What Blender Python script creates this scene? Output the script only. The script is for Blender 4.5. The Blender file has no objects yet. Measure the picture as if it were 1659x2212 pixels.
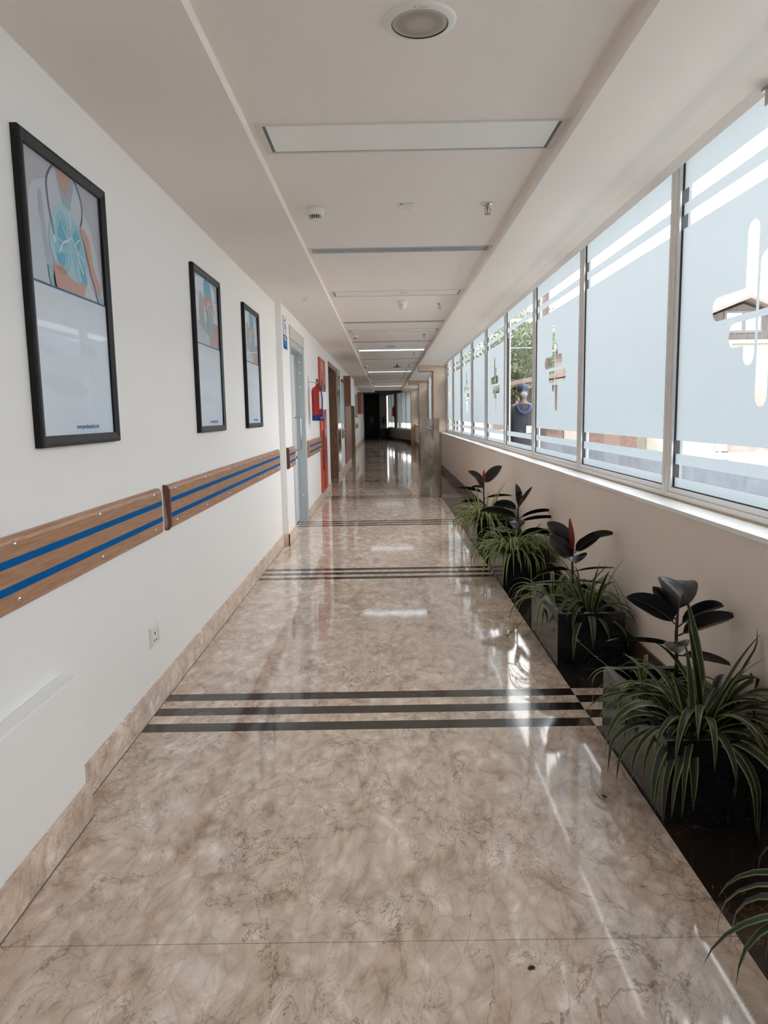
import bpy, bmesh, math, random
from math import pi, sin, cos, radians
from mathutils import Vector, Matrix
from mathutils.geometry import tessellate_polygon
random.seed(7)
sc = bpy.context.scene
COL = sc.collection
# ------------------------------------------------------------------ helpers
def new_mesh(name, verts, faces, mats, fm=None, smooth=False):
    me = bpy.data.meshes.new(name)
    me.from_pydata([tuple(v) for v in verts], [], faces)
    if not isinstance(mats, (list, tuple)): mats = [mats]
    for m in mats: me.materials.append(m)
    if fm:
        for p, i in zip(me.polygons, fm): p.material_index = i
    if smooth:
        for p in me.polygons: p.use_smooth = True
    me.update()
    return me

class MB:
    def __init__(s): s.v = []; s.f = []; s.m = []
    def add(s, vs, fs, mi=0):
        o = len(s.v); s.v += [Vector(v) for v in vs]
        s.f += [tuple(i + o for i in f) for f in fs]; s.m += [mi] * len(fs)
        return s
    def box(s, a, b, mi=0):
        x0, y0, z0 = a; x1, y1, z1 = b
        if x0 > x1: x0, x1 = x1, x0
        if y0 > y1: y0, y1 = y1, y0
        if z0 > z1: z0, z1 = z1, z0
        return s.add([(x0,y0,z0),(x1,y0,z0),(x1,y1,z0),(x0,y1,z0),(x0,y0,z1),(x1,y0,z1),(x1,y1,z1),(x0,y1,z1)],
              [(0,3,2,1),(4,5,6,7),(0,1,5,4),(1,2,6,5),(2,3,7,6),(3,0,4,7)], mi)
    def quad(s, a, b, c, d, mi=0): return s.add([a,b,c,d], [(0,1,2,3)], mi)
    def prism(s, prof, ax, t0, t1, mi=0):
        # prof: 2-D loop, extruded along axis ax (0,1,2)
        n = len(prof)
        def P(p, t):
            if ax == 1: return (p[0], t, p[1])
            if ax == 0: return (t, p[0], p[1])
            return (p[0], p[1], t)
        vs = [P(p, t0) for p in prof] + [P(p, t1) for p in prof]
        fs = [(i, (i+1) % n, n + (i+1) % n, n + i) for i in range(n)]
        fs += [tuple(range(n-1, -1, -1)), tuple(range(n, 2*n))]
        return s.add(vs, fs, mi)
    def tube(s, pts, r, seg=8, mi=0, cap=True):
        pts = [Vector(p) for p in pts]; n = len(pts)
        if not isinstance(r, (list, tuple)): r = [r] * n
        o = len(s.v); N = None
        for i, p in enumerate(pts):
            t = (pts[min(i+1, n-1)] - pts[max(i-1, 0)]).normalized()
            if N is None:
                N = t.orthogonal().normalized()
            else:
                N = (N - t * N.dot(t)).normalized()
            B = t.cross(N)
            for k in range(seg):
                a = 2*pi*k/seg
                s.v.append(p + (N*cos(a) + B*sin(a)) * r[i])
        for i in range(n-1):
            for k in range(seg):
                a = o+i*seg+k; b = o+i*seg+(k+1) % seg
                s.f.append((a, b, b+seg, a+seg)); s.m.append(mi)
        if cap:
            s.f.append(tuple(o+k for k in range(seg-1, -1, -1))); s.m.append(mi)
            s.f.append(tuple(o+(n-1)*seg+k for k in range(seg))); s.m.append(mi)
        return s
    def lathe(s, prof, c=(0,0,0), seg=28, mi=0, ax=2, cap=True):
        o = len(s.v); c = Vector(c)
        for (r, z) in prof:
            for k in range(seg):
                a = 2*pi*k/seg
                if ax == 2: v = (r*cos(a), r*sin(a), z)
                elif ax == 0: v = (z, r*cos(a), r*sin(a))
                else: v = (r*sin(a), z, r*cos(a))
                s.v.append(c + Vector(v))
        for i in range(len(prof)-1):
            for k in range(seg):
                a = o+i*seg+k; b = o+i*seg+(k+1) % seg
                s.f.append((a, b, b+seg, a+seg)); s.m.append(mi)
        if cap:
            s.f.append(tuple(o+k for k in range(seg-1, -1, -1))); s.m.append(mi)
            s.f.append(tuple(o+(len(prof)-1)*seg+k for k in range(seg))); s.m.append(mi)
        return s
    def build(s, name, mats, parent=None, smooth=False, bevel=0, loc=None, face=None):
        me = new_mesh(name, s.v, s.f, mats, s.m, smooth)
        bm = bmesh.new(); bm.from_mesh(me)
        if face is None: bmesh.ops.recalc_face_normals(bm, faces=bm.faces)
        else:
            bm.normal_update(); fl = [f for f in bm.faces if f.normal.dot(Vector(face)) < 0]
            if fl: bmesh.ops.reverse_faces(bm, faces=fl)
        bm.to_mesh(me); bm.free()
        o = bpy.data.objects.new(name, me); COL.objects.link(o)
        if loc is not None: o.location = loc
        if parent is not None: o.parent = parent
        if bevel:
            md = o.modifiers.new('bevel', 'BEVEL'); md.width = bevel; md.segments = 2; md.limit_method = 'ANGLE'
        return o

def thing(name, label, cat, loc=(0,0,0), rz=0, group=None):
    o = bpy.data.objects.new(name, None); COL.objects.link(o); o.empty_display_size = .1
    o.location = loc; o.rotation_euler = (0, 0, rz)
    tag(o, label, cat, group); return o
def tag(o, label, cat, group=None, kind=None):
    o['label'] = label; o['category'] = cat
    if group: o['group'] = group
    if kind: o['kind'] = kind
    return o
def struct(o, label=None):
    o['kind'] = 'structure'
    if label: o['label'] = label
    return o
def dup(root, loc, label, group=None, rz=None):
    r = root.copy(); COL.objects.link(r); r.location = loc; r['label'] = label
    if group: r['group'] = group
    if rz is not None: r.rotation_euler = (0, 0, rz)
    for ch in list(root.children):
        c = ch.copy(); COL.objects.link(c); c.parent = r
        for g in list(ch.children):
            d = g.copy(); COL.objects.link(d); d.parent = c
    return r

# ------------------------------------------------------------------ materials
def nodes(m): return m.node_tree.nodes, m.node_tree.links
def mat(name, col, rough=.5, metal=0, spec=.5, var=0, scale=20, bump=0, coat=0, emit=None, es=0, stretch=None, trans=0):
    m = bpy.data.materials.new(name); m.use_nodes = True
    N, L = nodes(m); b = N['Principled BSDF']
    b.inputs['Base Color'].default_value = (*col, 1); b.inputs['Roughness'].default_value = rough
    b.inputs['Metallic'].default_value = metal; b.inputs['Specular IOR Level'].default_value = spec
    if coat: b.inputs['Coat Weight'].default_value = coat; b.inputs['Coat Roughness'].default_value = .05
    if emit: b.inputs['Emission Color'].default_value = (*emit, 1); b.inputs['Emission Strength'].default_value = es
    tc = N.new('ShaderNodeTexCoord'); mp = N.new('ShaderNodeMapping'); L.new(tc.outputs['Object'], mp.inputs[0])
    if stretch: mp.inputs['Scale'].default_value = stretch
    nz = N.new('ShaderNodeTexNoise'); nz.inputs['Scale'].default_value = scale; nz.inputs['Detail'].default_value = 5
    L.new(mp.outputs[0], nz.inputs['Vector'])
    mx = N.new('ShaderNodeMix'); mx.data_type = 'RGBA'
    v = var or .02
    mx.inputs[6].default_value = (*[max(0, c*(1-v)) for c in col], 1); mx.inputs[7].default_value = (*[min(1, c*(1+v)) for c in col], 1)
    L.new(nz.outputs[0], mx.inputs[0]); L.new(mx.outputs[2], b.inputs['Base Color'])
    if bump:
        bp = N.new('ShaderNodeBump'); bp.inputs['Strength'].default_value = bump; bp.inputs['Distance'].default_value = .01
        L.new(nz.outputs[0], bp.inputs['Height']); L.new(bp.outputs[0], b.inputs['Normal'])
    return m

def ramp(N, stops):
    r = N.new('ShaderNodeValToRGB'); e = r.color_ramp.elements
    while len(e) < len(stops): e.new(.5)
    for i, (p, c) in enumerate(stops): e[i].position = p; e[i].color = (*c, 1)
    return r

def marble(name, rough=.07, k=1.0, sc_=1.0, seams=()):
    m = bpy.data.materials.new(name); m.use_nodes = True
    N, L = nodes(m); b = N['Principled BSDF']
    tc = N.new('ShaderNodeTexCoord')
    # domain warp
    mp = N.new('ShaderNodeMapping'); L.new(tc.outputs['Object'], mp.inputs[0])
    mp.inputs['Rotation'].default_value = (0, 0, .5); mp.inputs['Scale'].default_value = (1.35*sc_, .8*sc_, 1*sc_)
    w = N.new('ShaderNodeTexNoise'); w.inputs['Scale'].default_value = 3.2; w.inputs['Detail'].default_value = 5; L.new(mp.outputs[0], w.inputs['Vector'])
    ad = N.new('ShaderNodeMixRGB'); ad.blend_type = 'ADD'; ad.inputs[0].default_value = .20
    L.new(mp.outputs[0], ad.inputs[1]); L.new(w.outputs[1], ad.inputs[2])
    n1 = N.new('ShaderNodeTexNoise'); n1.inputs['Scale'].default_value = 8; n1.inputs['Detail'].default_value = 9; n1.inputs['Roughness'].default_value = .62; n1.inputs['Distortion'].default_value = .5
    L.new(ad.outputs[0], n1.inputs['Vector'])
    r1 = ramp(N, [(.30, (.27*k, .195*k, .145*k)), (.42, (.37*k, .295*k, .24*k)), (.54, (.42*k, .345*k, .29*k)), (.68, (.52*k, .455*k, .41*k))])
    L.new(n1.outputs[0], r1.inputs[0])
    # pebbly cells
    v1 = N.new('ShaderNodeTexVoronoi'); v1.inputs['Scale'].default_value = 17; v1.feature = 'SMOOTH_F1'; v1.inputs['Smoothness'].default_value = .6
    L.new(ad.outputs[0], v1.inputs['Vector'])
    rv = ramp(N, [(.15, (1.13, 1.12, 1.11)), (.6, (.86, .84, .81))]); L.new(v1.outputs['Distance'], rv.inputs[0])
    mu = N.new('ShaderNodeMixRGB'); mu.blend_type = 'MULTIPLY'; mu.inputs[0].default_value = .8
    L.new(r1.outputs[0], mu.inputs[1]); L.new(rv.outputs[0], mu.inputs[2])
    # fine cracks
    n2 = N.new('ShaderNodeTexNoise'); n2.inputs['Scale'].default_value = 10; n2.inputs['Detail'].default_value = 6; n2.inputs['Roughness'].default_value = .7; n2.inputs['Distortion'].default_value = 1.1
    L.new(ad.outputs[0], n2.inputs['Vector'])
    r2 = ramp(N, [(.484, (1, 1, 1)), (.498, (.30, .26, .23)), (.502, (.30, .26, .23)), (.514, (1, 1, 1))]); L.new(n2.outputs[0], r2.inputs[0])
    n3 = N.new('ShaderNodeTexNoise'); n3.inputs['Scale'].default_value = 2.5; n3.inputs['Detail'].default_value = 3; L.new(tc.outputs['Object'], n3.inputs['Vector'])
    r3 = ramp(N, [(.42, (0, 0, 0)), (.60, (.9, .9, .9))]); L.new(n3.outputs[0], r3.inputs[0])
    m2 = N.new('ShaderNodeMixRGB'); m2.blend_type = 'MULTIPLY'; L.new(r3.outputs[0], m2.inputs[0]); L.new(mu.outputs[0], m2.inputs[1]); L.new(r2.outputs[0], m2.inputs[2])
    # long sparse cracks
    n5 = N.new('ShaderNodeTexNoise'); n5.inputs['Scale'].default_value = 1.3; n5.inputs['Detail'].default_value = 7; n5.inputs['Roughness'].default_value = .6; n5.inputs['Distortion'].default_value = .6; L.new(mp.outputs[0], n5.inputs['Vector'])
    r5 = ramp(N, [(.4965, (1, 1, 1)), (.4995, (.38, .32, .28)), (.5005, (.38, .32, .28)), (.5035, (1, 1, 1))]); L.new(n5.outputs[0], r5.inputs[0])
    m5 = N.new('ShaderNodeMixRGB'); m5.blend_type = 'MULTIPLY'; m5.inputs[0].default_value = .8; L.new(m2.outputs[0], m5.inputs[1]); L.new(r5.outputs[0], m5.inputs[2])
    # pale elongated pebbles
    mp6 = N.new('ShaderNodeMapping'); mp6.inputs['Rotation'].default_value = (0, 0, -.9); mp6.inputs['Scale'].default_value = (2.2, 1, 1); L.new(ad.outputs[0], mp6.inputs[0])
    v6 = N.new('ShaderNodeTexVoronoi'); v6.inputs['Scale'].default_value = 7; v6.feature = 'DISTANCE_TO_EDGE'; L.new(mp6.outputs[0], v6.inputs['Vector'])
    r6 = ramp(N, [(.0, (.80, .74, .68)), (.05, (1, 1, 1)), (.3, (1.08, 1.08, 1.08))]); L.new(v6.outputs['Distance'], r6.inputs[0])
    m6 = N.new('ShaderNodeMixRGB'); m6.blend_type = 'MULTIPLY'; m6.inputs[0].default_value = .65; L.new(m5.outputs[0], m6.inputs[1]); L.new(r6.outputs[0], m6.inputs[2])
    last = m6
    sep = N.new('ShaderNodeSeparateXYZ'); L.new(tc.outputs['Object'], sep.inputs[0])
    for y in seams:
        a = N.new('ShaderNodeMath'); a.operation = 'COMPARE'; a.inputs[1].default_value = y; a.inputs[2].default_value = .0013
        L.new(sep.outputs[1], a.inputs[0])
        q = N.new('ShaderNodeMixRGB'); q.blend_type = 'MULTIPLY'; q.inputs[2].default_value = (.45, .4, .36, 1)
        L.new(a.outputs[0], q.inputs[0]); L.new(last.outputs[0], q.inputs[1]); last = q
    L.new(last.outputs[0], b.inputs['Base Color'])
    b.inputs['Roughness'].default_value = rough; b.inputs['IOR'].default_value = 1.68
    rr = N.new('ShaderNodeMapRange'); rr.inputs[3].default_value = rough*.7; rr.inputs[4].default_value = rough*1.5
    L.new(n1.outputs[0], rr.inputs[0]); L.new(rr.outputs[0], b.inputs['Roughness'])
    return m

def dark_marble(name):
    m = bpy.data.materials.new(name); m.use_nodes = True
    N, L = nodes(m); b = N['Principled BSDF']
    tc = N.new('ShaderNodeTexCoord')
    n = N.new('ShaderNodeTexNoise'); n.inputs['Scale'].default_value = 3; n.inputs['Detail'].default_value = 5; n.inputs['Distortion'].default_value = 2.2
    L.new(tc.outputs['Object'], n.inputs['Vector'])
    r = ramp(N, [(.488, (.018, .013, .011)), (.498, (.16, .075, .03)), (.502, (.16, .075, .03)), (.512, (.018, .013, .011))])
    L.new(n.outputs[0], r.inputs[0])
    n2 = N.new('ShaderNodeTexNoise'); n2.inputs['Scale'].default_value = 4.; n2.inputs['Detail'].default_value = 2; L.new(tc.outputs['Object'], n2.inputs['Vector'])
    r2 = ramp(N, [(.5, (0, 0, 0)), (.62, (1, 1, 1))]); L.new(n2.outputs[0], r2.inputs[0])
    mx = N.new('ShaderNodeMixRGB'); mx.inputs[1].default_value = (.018, .013, .011, 1); L.new(r2.outputs[0], mx.inputs[0]); L.new(r.outputs[0], mx.inputs[2])
    L.new(mx.outputs[0], b.inputs['Base Color']); b.inputs['Roughness'].default_value = .1
    return m

def granite(name, base, speck, rough=.18):
    m = bpy.data.materials.new(name); m.use_nodes = True
    N, L = nodes(m); b = N['Principled BSDF']; tc = N.new('ShaderNodeTexCoord')
    n = N.new('ShaderNodeTexVoronoi'); n.inputs['Scale'].default_value = 260; L.new(tc.outputs['Object'], n.inputs['Vector'])
    r = ramp(N, [(.1, speck), (.32, base)]); L.new(n.outputs['Distance'], r.inputs[0]); L.new(r.outputs[0], b.inputs['Base Color'])
    b.inputs['Roughness'].default_value = rough
    return m

def wood(name, a, c, scale=6, stretch=(1, 1, 14), rough=.4, coat=0):
    m = bpy.data.materials.new(name); m.use_nodes = True
    N, L = nodes(m); b = N['Principled BSDF']; tc = N.new('ShaderNodeTexCoord'); mp = N.new('ShaderNodeMapping')
    mp.inputs['Scale'].default_value = stretch; L.new(tc.outputs['Object'], mp.inputs[0])
    n = N.new('ShaderNodeTexNoise'); n.inputs['Scale'].default_value = scale; n.inputs['Detail'].default_value = 7; n.inputs['Distortion'].default_value = .4
    L.new(mp.outputs[0], n.inputs['Vector']); r = ramp(N, [(.35, a), (.65, c)]); L.new(n.outputs[0], r.inputs[0]); L.new(r.outputs[0], b.inputs['Base Color'])
    b.inputs['Roughness'].default_value = rough
    if coat: b.inputs['Coat Weight'].default_value = coat; b.inputs['Coat Roughness'].default_value = .15
    return m

def brick(name, c1, c2, mort, scale=4):
    m = bpy.data.materials.new(name); m.use_nodes = True
    N, L = nodes(m); b = N['Principled BSDF']; tc = N.new('ShaderNodeTexCoord'); mp = N.new('ShaderNodeMapping')
    mp.inputs['Rotation'].default_value = (pi/2, 0, 0); L.new(tc.outputs['Object'], mp.inputs[0])
    t = N.new('ShaderNodeTexBrick'); t.inputs['Scale'].default_value = scale
    t.inputs['Color1'].default_value = (*c1, 1); t.inputs['Color2'].default_value = (*c2, 1); t.inputs['Mortar'].default_value = (*mort, 1)
    L.new(mp.outputs[0], t.inputs['Vector']); L.new(t.outputs[0], b.inputs['Base Color']); b.inputs['Roughness'].default_value = .9
    return m

def glass(name, tint=(.97, .99, 1), rough=0, lo=0):
    m = bpy.data.materials.new(name); m.use_nodes = True
    N, L = nodes(m); N.remove(N['Principled BSDF']); o = N['Material Output']
    t = N.new('ShaderNodeBsdfTransparent'); t.inputs[0].default_value = (*tint, 1)
    g = N.new('ShaderNodeBsdfGlossy'); g.inputs['Roughness'].default_value = .02
    lw = N.new('ShaderNodeLayerWeight'); lw.inputs[0].default_value = .5
    pw = N.new('ShaderNodeMath'); pw.operation = 'POWER'; pw.inputs[1].default_value = 4.5; L.new(lw.outputs['Facing'], pw.inputs[0])
    f = N.new('ShaderNodeMath'); f.operation = 'MULTIPLY_ADD'; f.inputs[1].default_value = .12 if lo else .5; f.inputs[2].default_value = .006 if lo else .025; L.new(pw.outputs[0], f.inputs[0])
    mx = N.new('ShaderNodeMixShader'); L.new(f.outputs[0], mx.inputs[0]); L.new(t.outputs[0], mx.inputs[1]); L.new(g.outputs[0], mx.inputs[2])
    L.new(mx.outputs[0], o.inputs[0]); return m

def frosted(name, col, clear=.0):
    m = bpy.data.materials.new(name); m.use_nodes = True
    N, L = nodes(m); N.remove(N['Principled BSDF']); o = N['Material Output']
    t = N.new('ShaderNodeBsdfTranslucent'); t.inputs[0].default_value = (*col, 1)
    d = N.new('ShaderNodeBsdfDiffuse'); d.inputs[0].default_value = (.75, .8, .82, 1)
    tr = N.new('ShaderNodeBsdfTransparent'); tr.inputs[0].default_value = (*col, 1)
    tc = N.new('ShaderNodeTexCoord'); n = N.new('ShaderNodeTexNoise'); n.inputs['Scale'].default_value = 1.4; L.new(tc.outputs['Object'], n.inputs['Vector'])
    cr = ramp(N, [(.35, tuple(c*.97 for c in col)), (.65, col)]); L.new(n.outputs[0], cr.inputs[0]); L.new(cr.outputs[0], t.inputs[0])
    m1 = N.new('ShaderNodeMixShader'); m1.inputs[0].default_value = .06; L.new(t.outputs[0], m1.inputs[1]); L.new(d.outputs[0], m1.inputs[2])
    m2 = N.new('ShaderNodeMixShader'); m2.inputs[0].default_value = clear; L.new(m1.outputs[0], m2.inputs[1]); L.new(tr.outputs[0], m2.inputs[2])
    L.new(m2.outputs[0], o.inputs[0]); return m

def leafmat(name, col, rough=.45, tr=.25, spec=.4):
    m = mat(name, col, rough, spec=spec, var=.25, scale=9)
    N, L = nodes(m); b = N['Principled BSDF']; o = N['Material Output']
    t = N.new('ShaderNodeBsdfTranslucent'); t.inputs[0].default_value = (*[min(1, c*1.5) for c in col], 1)
    mx = N.new('ShaderNodeMixShader'); mx.inputs[0].default_value = tr; L.new(b.outputs[0], mx.inputs[1]); L.new(t.outputs[0], mx.inputs[2]); L.new(mx.outputs[0], o.inputs[0])
    return m

M = {}
M['wall'] = mat('white_wall_paint', (.87, .868, .86), .55, var=.015, scale=3, bump=.02)
M['wallR'] = mat('cream_wall_paint', (.82, .72, .63), .6, var=.02, scale=3, bump=.02)
M['ceil'] = mat('ceiling_paint', (.88, .83, .785), .75, var=.015, scale=2)
M['floor'] = marble('cream_marble', .05, 1.6, 1.0, seams=(-1.25, 1.78))
M['skirt'] = marble('cream_marble_skirting', .35, 1.75, 1.4)
M['dark'] = dark_marble('dark_veined_marble')
M['skdark'] = mat('brown_skirting', (.09, .06, .045), .25, var=.2)
M['upvc'] = mat('window_frame_grey', (.80, .76, .72), .35, var=.03)
M['upvcw'] = mat('window_sash_white', (.84, .84, .85), .35, var=.02)
M['gasket'] = mat('black_gasket', (.012, .016, .02), .5)
M['sill'] = mat('white_sill', (.80, .81, .80), .25, var=.02)
M['grime'] = mat('grimy_sealant', (.42, .34, .25), .8, var=.3, scale=30)
M['glass'] = glass('window_glass')
M['pglass'] = glass('picture_glazing', lo=1)
M['film'] = frosted('frosted_window_film', (.178, .200, .214), .015)
M['blackframe'] = mat('black_frame', (.010, .010, .012), .42, spec=.25, var=.1)
M['board'] = wood('guard_board_laminate', (.33, .165, .09), (.47, .265, .155), 5, (6, 1.2, 26), .38)
M['blue'] = mat('blue_stripe', (.0, .105, .33), .8, spec=.08, var=.08, scale=60)
M['endcap'] = mat('brown_end_cap', (.13, .045, .027), .4, var=.1)
M['bare'] = mat('torn_cap_board', (.35, .29, .22), .9, var=.4, scale=120)
M['chrome'] = mat('chrome', (.75, .73, .70), .15, metal=1)
M['steel'] = mat('brushed_steel', (.45, .44, .42), .3, metal=1)
M['doorgrey'] = mat('grey_door_paint', (.66, .68, .72), .4, var=.02)
M['framegrey'] = mat('grey_door_frame_paint', (.44, .49, .51), .4, var=.02)
M['lightgrey'] = mat('light_grey_architrave', (.58, .57, .54), .5, var=.02)
M['black'] = mat('black_plastic', (.01, .01, .012), .4)
M['white'] = mat('white_plastic', (.78, .77, .74), .4, var=.02)
M['offwhite'] = mat('ceiling_fixture_white', (.72, .70, .67), .45, var=.02)
M['red'] = mat('red_enamel', (.42, .02, .012), .3, var=.05)
M['redcab'] = mat('orange_red_enamel', (.52, .07, .03), .35, var=.05)
M['redbright'] = mat('bright_red_strip', (.62, .035, .01), .35, var=.05)
M['bluep'] = mat('blue_band', (.008, .03, .20), .35, var=.05)
M['brass'] = mat('brass_valve', (.55, .38, .12), .3, metal=1)
M['paper'] = mat('white_paper', (.80, .80, .82), .7)
M['darkwood'] = wood('dark_brown_wood', (.045, .022, .014), (.10, .052, .034), 5, (9, 9, 1.2), .5)
M['midwood'] = wood('mid_brown_wood', (.21, .105, .065), (.31, .165, .105), 5, (9, 9, 1.5), .45)
M['redwood'] = wood('reddish_wood', (.25, .085, .045), (.33, .125, .07), 5, (9, 9, 1.5), .45)
M['khaki'] = mat('khaki_wall_paint', (.30, .24, .13), .5, var=.05)
M['beige'] = mat('beige_column_paint', (.62, .49, .38), .6, var=.03)
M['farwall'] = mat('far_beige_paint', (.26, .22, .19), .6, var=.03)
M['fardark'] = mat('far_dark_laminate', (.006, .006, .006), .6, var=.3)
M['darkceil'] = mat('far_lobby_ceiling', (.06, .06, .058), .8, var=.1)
M['panel'] = mat('light_diffuser', (.93, .93, .91), .35, var=.02)
M['lit'] = mat('lit_diffuser', (.9, .95, 1), .4, emit=(.78, .9, 1.0), es=1.6)
M['slot'] = mat('air_slot_metal', (.40, .46, .48), .4, var=.2)
M['slotdk'] = mat('air_slot_dark', (.14, .15, .155), .5)
M['granite'] = granite('dark_granite', (.010, .011, .015), (.07, .08, .10), .16)
M['soil'] = mat('dark_soil', (.012, .008, .006), .95, var=.5, scale=60, bump=.6)
M['rubber'] = leafmat('burgundy_rubber_leaf', (.010, .010, .014), .24, .04, .6)
M['rubberrib'] = mat('rubber_leaf_rib', (.06, .03, .025), .4)
M['bud'] = leafmat('red_leaf_sheath', (.20, .022, .014), .4, .2)
M['stemdk'] = mat('dark_woody_stem', (.03, .018, .013), .7, var=.2)
M['lgreen'] = leafmat('dark_green_blade', (.011, .030, .013), .4, .2)
M['lyellow'] = leafmat('pale_yellow_blade_edge', (.20, .20, .075), .45, .25)
M['lgreen2'] = leafmat('mid_green_blade', (.055, .115, .025), .4, .3)
M['lcream'] = leafmat('cream_green_blade_stripe', (.34, .38, .16), .45, .3)
M['runner'] = leafmat('green_runner', (.05, .075, .022), .5, .1)

def glassdirt():
    m = M['glass']
# ------------------------------------------------------------------ camera
cam = bpy.data.cameras.new('camera'); co = bpy.data.objects.new('camera', cam); COL.objects.link(co)
fw = Vector((-0.00476788, 0.99114487, -0.13269937)); rt = Vector((0.99984618, 0.00248518, -0.0173623)); up = Vector((0.01687878, 0.13276174, 0.99100425))
mw = Matrix((rt, up, -fw)).transposed().to_4x4(); mw.translation = Vector((0, 0, 1.4)); co.matrix_world = mw
cam.sensor_fit = 'HORIZONTAL'; cam.sensor_width = 36; cam.lens = 1571.284/1659*36; cam.clip_end = 400; cam.clip_start = .05
sc.camera = co

# ------------------------------------------------------------------ constants
AW = -1.142; PW = -1.08; H = 2.58; ZT = 2.655; C1 = -.576; C2 = .836; E1 = .918; B = 1.383; BW = 1.51; GX = 1.545; YB = -7.0; YE = 39.0
SILL = .93
# ------------------------------------------------------------------ floor
mb = MB(); bands = []
k = 0
for n in range(0, 13):
    y0 = 3.11 + 3.03*n
    bands.append(y0)
cuts = [YB - .2]
for y0 in bands: cuts += [y0 + .09*i for i in range(6)]
cuts.append(48.)
xl, xr = -3.2, 4.2
for i in range(len(cuts)-1):
    a, b_ = cuts[i], cuts[i+1]
    j = (i-1) % 6
    inband = i > 0 and j < 5 and i < len(cuts)-1
    md = 1 if (inband and j in (0, 2, 4)) else 0
    bd = 0 if (inband and j in (0, 2, 4)) else 1
    if not inband: bd = 1
    mb.quad((xl, a, 0), (xl+.01, a, 0), (xl+.01, b_, 0), (xl, b_, 0), 0)
    ee = E1 if a < 34.5 else xr-.01
    mb.quad((xl+.01, a, 0), (ee, a, 0), (ee, b_, 0), (xl+.01, b_, 0), md)
    mb.quad((ee, a, 0), (xr, a, 0), (xr, b_, 0), (ee, b_, 0), bd if a < 34.5 else 0)
    mb.quad((xl, a, -.12), (xr, a, -.12), (xr, b_, -.12), (xl, b_, -.12), 0)
struct(mb.build('floor', [M['floor'], M['dark']]))

# ------------------------------------------------------------------ left walls
def box_obj(name, a, b, m, parent=None, bevel=0, st=True):
    o = MB().box(a, b).build(name, m, parent, bevel=bevel)
    if st and parent is None: struct(o)
    return o
TOPW = 2.8
mb = MB()
mb.box((AW-.3, YB, 0), (AW, 7.82, TOPW))
mb.box((AW-.24, 7.82, 0), (PW, 8.42, TOPW))
mb.box((AW-.24, 8.42, 2.425), (PW, 9.86, TOPW))
mb.box((AW-.24, 9.86, 0), (PW, 13.98, TOPW))
mb.box((AW-.24, 13.98, 2.40), (PW, 16.15, TOPW))
mb.box((AW-.24, 16.15, 0), (PW, 22.3, TOPW))
mb.box((AW-.44, 29.5, 0), (-1.25, 42.6, TOPW))
struct(mb.build('wall_left', M['wall']), 'white painted left corridor wall')
# low wall ledge at the near left
ml = MB().box((AW, YB, .0), (AW+.062, 2.42, .53)).build('wall_left_ledge', M['wall'], bevel=.006)
struct(ml, 'low boxed-out white ledge along the near left wall')
# alcoves behind the openings
def alcove(name, y0, y1, depth, top, mfar, mback, mnear, mtop):
    X0 = PW-.24-.0; X1 = X0-depth
    m_ = MB()
    m_.box((X1-.1, y0-.1, 0), (X1, y1+.1, top+.1), 0)
    m_.box((X1, y1, 0), (X0, y1+.1, top+.1), 1)
    m_.box((X1, y0-.1, 0), (X0, y0, top+.1), 2)
    m_.box((X1, y0, top), (X0, y1, top+.1), 3)
    struct(m_.build(name, [mback, mfar, mnear, mtop]))
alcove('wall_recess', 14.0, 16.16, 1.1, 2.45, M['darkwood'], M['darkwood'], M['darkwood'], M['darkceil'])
alcove('wall_side_passage', 22.3, 29.5, 1.3, 2.58, M['khaki'], M['khaki'], M['wall'], M['ceil'])
box_obj('wall_khaki_return', (AW-.44, 29.46, 0), (-1.25, 29.499, 2.58), M['khaki'])

def skirt(name, segs, m, hgt=.13, th=.015, side='L'):
    mb = MB()
    for (x, y0, y1, faceend) in segs:
        if side == 'L': mb.box((x, y0, 0), (x+th, y1, hgt))
        else: mb.box((x-th, y0, 0), (x, y1, hgt))
    o_ = struct(mb.build(name, m, bevel=.002))
    gb = MB()
    for (x, y0, y1, faceend) in segs:
        if side == 'L': gb.box((x, y0, 0), (x+th+.003, y1, .0025))
        else: gb.box((x-th-.003, y0, 0), (x, y1, .0025))
    gb.build('grout_line', M['slotdk'], o_)
    return o_
skirt('baseboard_left', [(AW, 2.42+.012, 7.82, 0), (AW+.062, YB, 2.43, 0), (PW, 7.805, 8.44, 0), (PW, 9.9, 14.0, 0), (PW, 16.13, 22.3, 0), (-1.25, 29.5, 42.5, 0)], M['skirt'])
# baseboard returns facing the camera
mb = MB(); mb.box((AW, 7.805, 0), (PW+.015, 7.82, .13)); struct(mb.build('baseboard_left_return', M['skirt']))
mb = MB(); mb.box((AW+.001, 2.415, 0), (AW+.06, 2.43, .1299)); struct(mb.build('baseboard_left_ledge_end', M['skirt']))

# ------------------------------------------------------------------ ceiling
SX = 1.43
mb = MB()
mb.box((AW-.3, YB, H), (C1, YE, H+.3))                       # left soffit
mb.box((C1, YB, ZT), (C2, YE, ZT+.3))                        # tray
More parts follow.
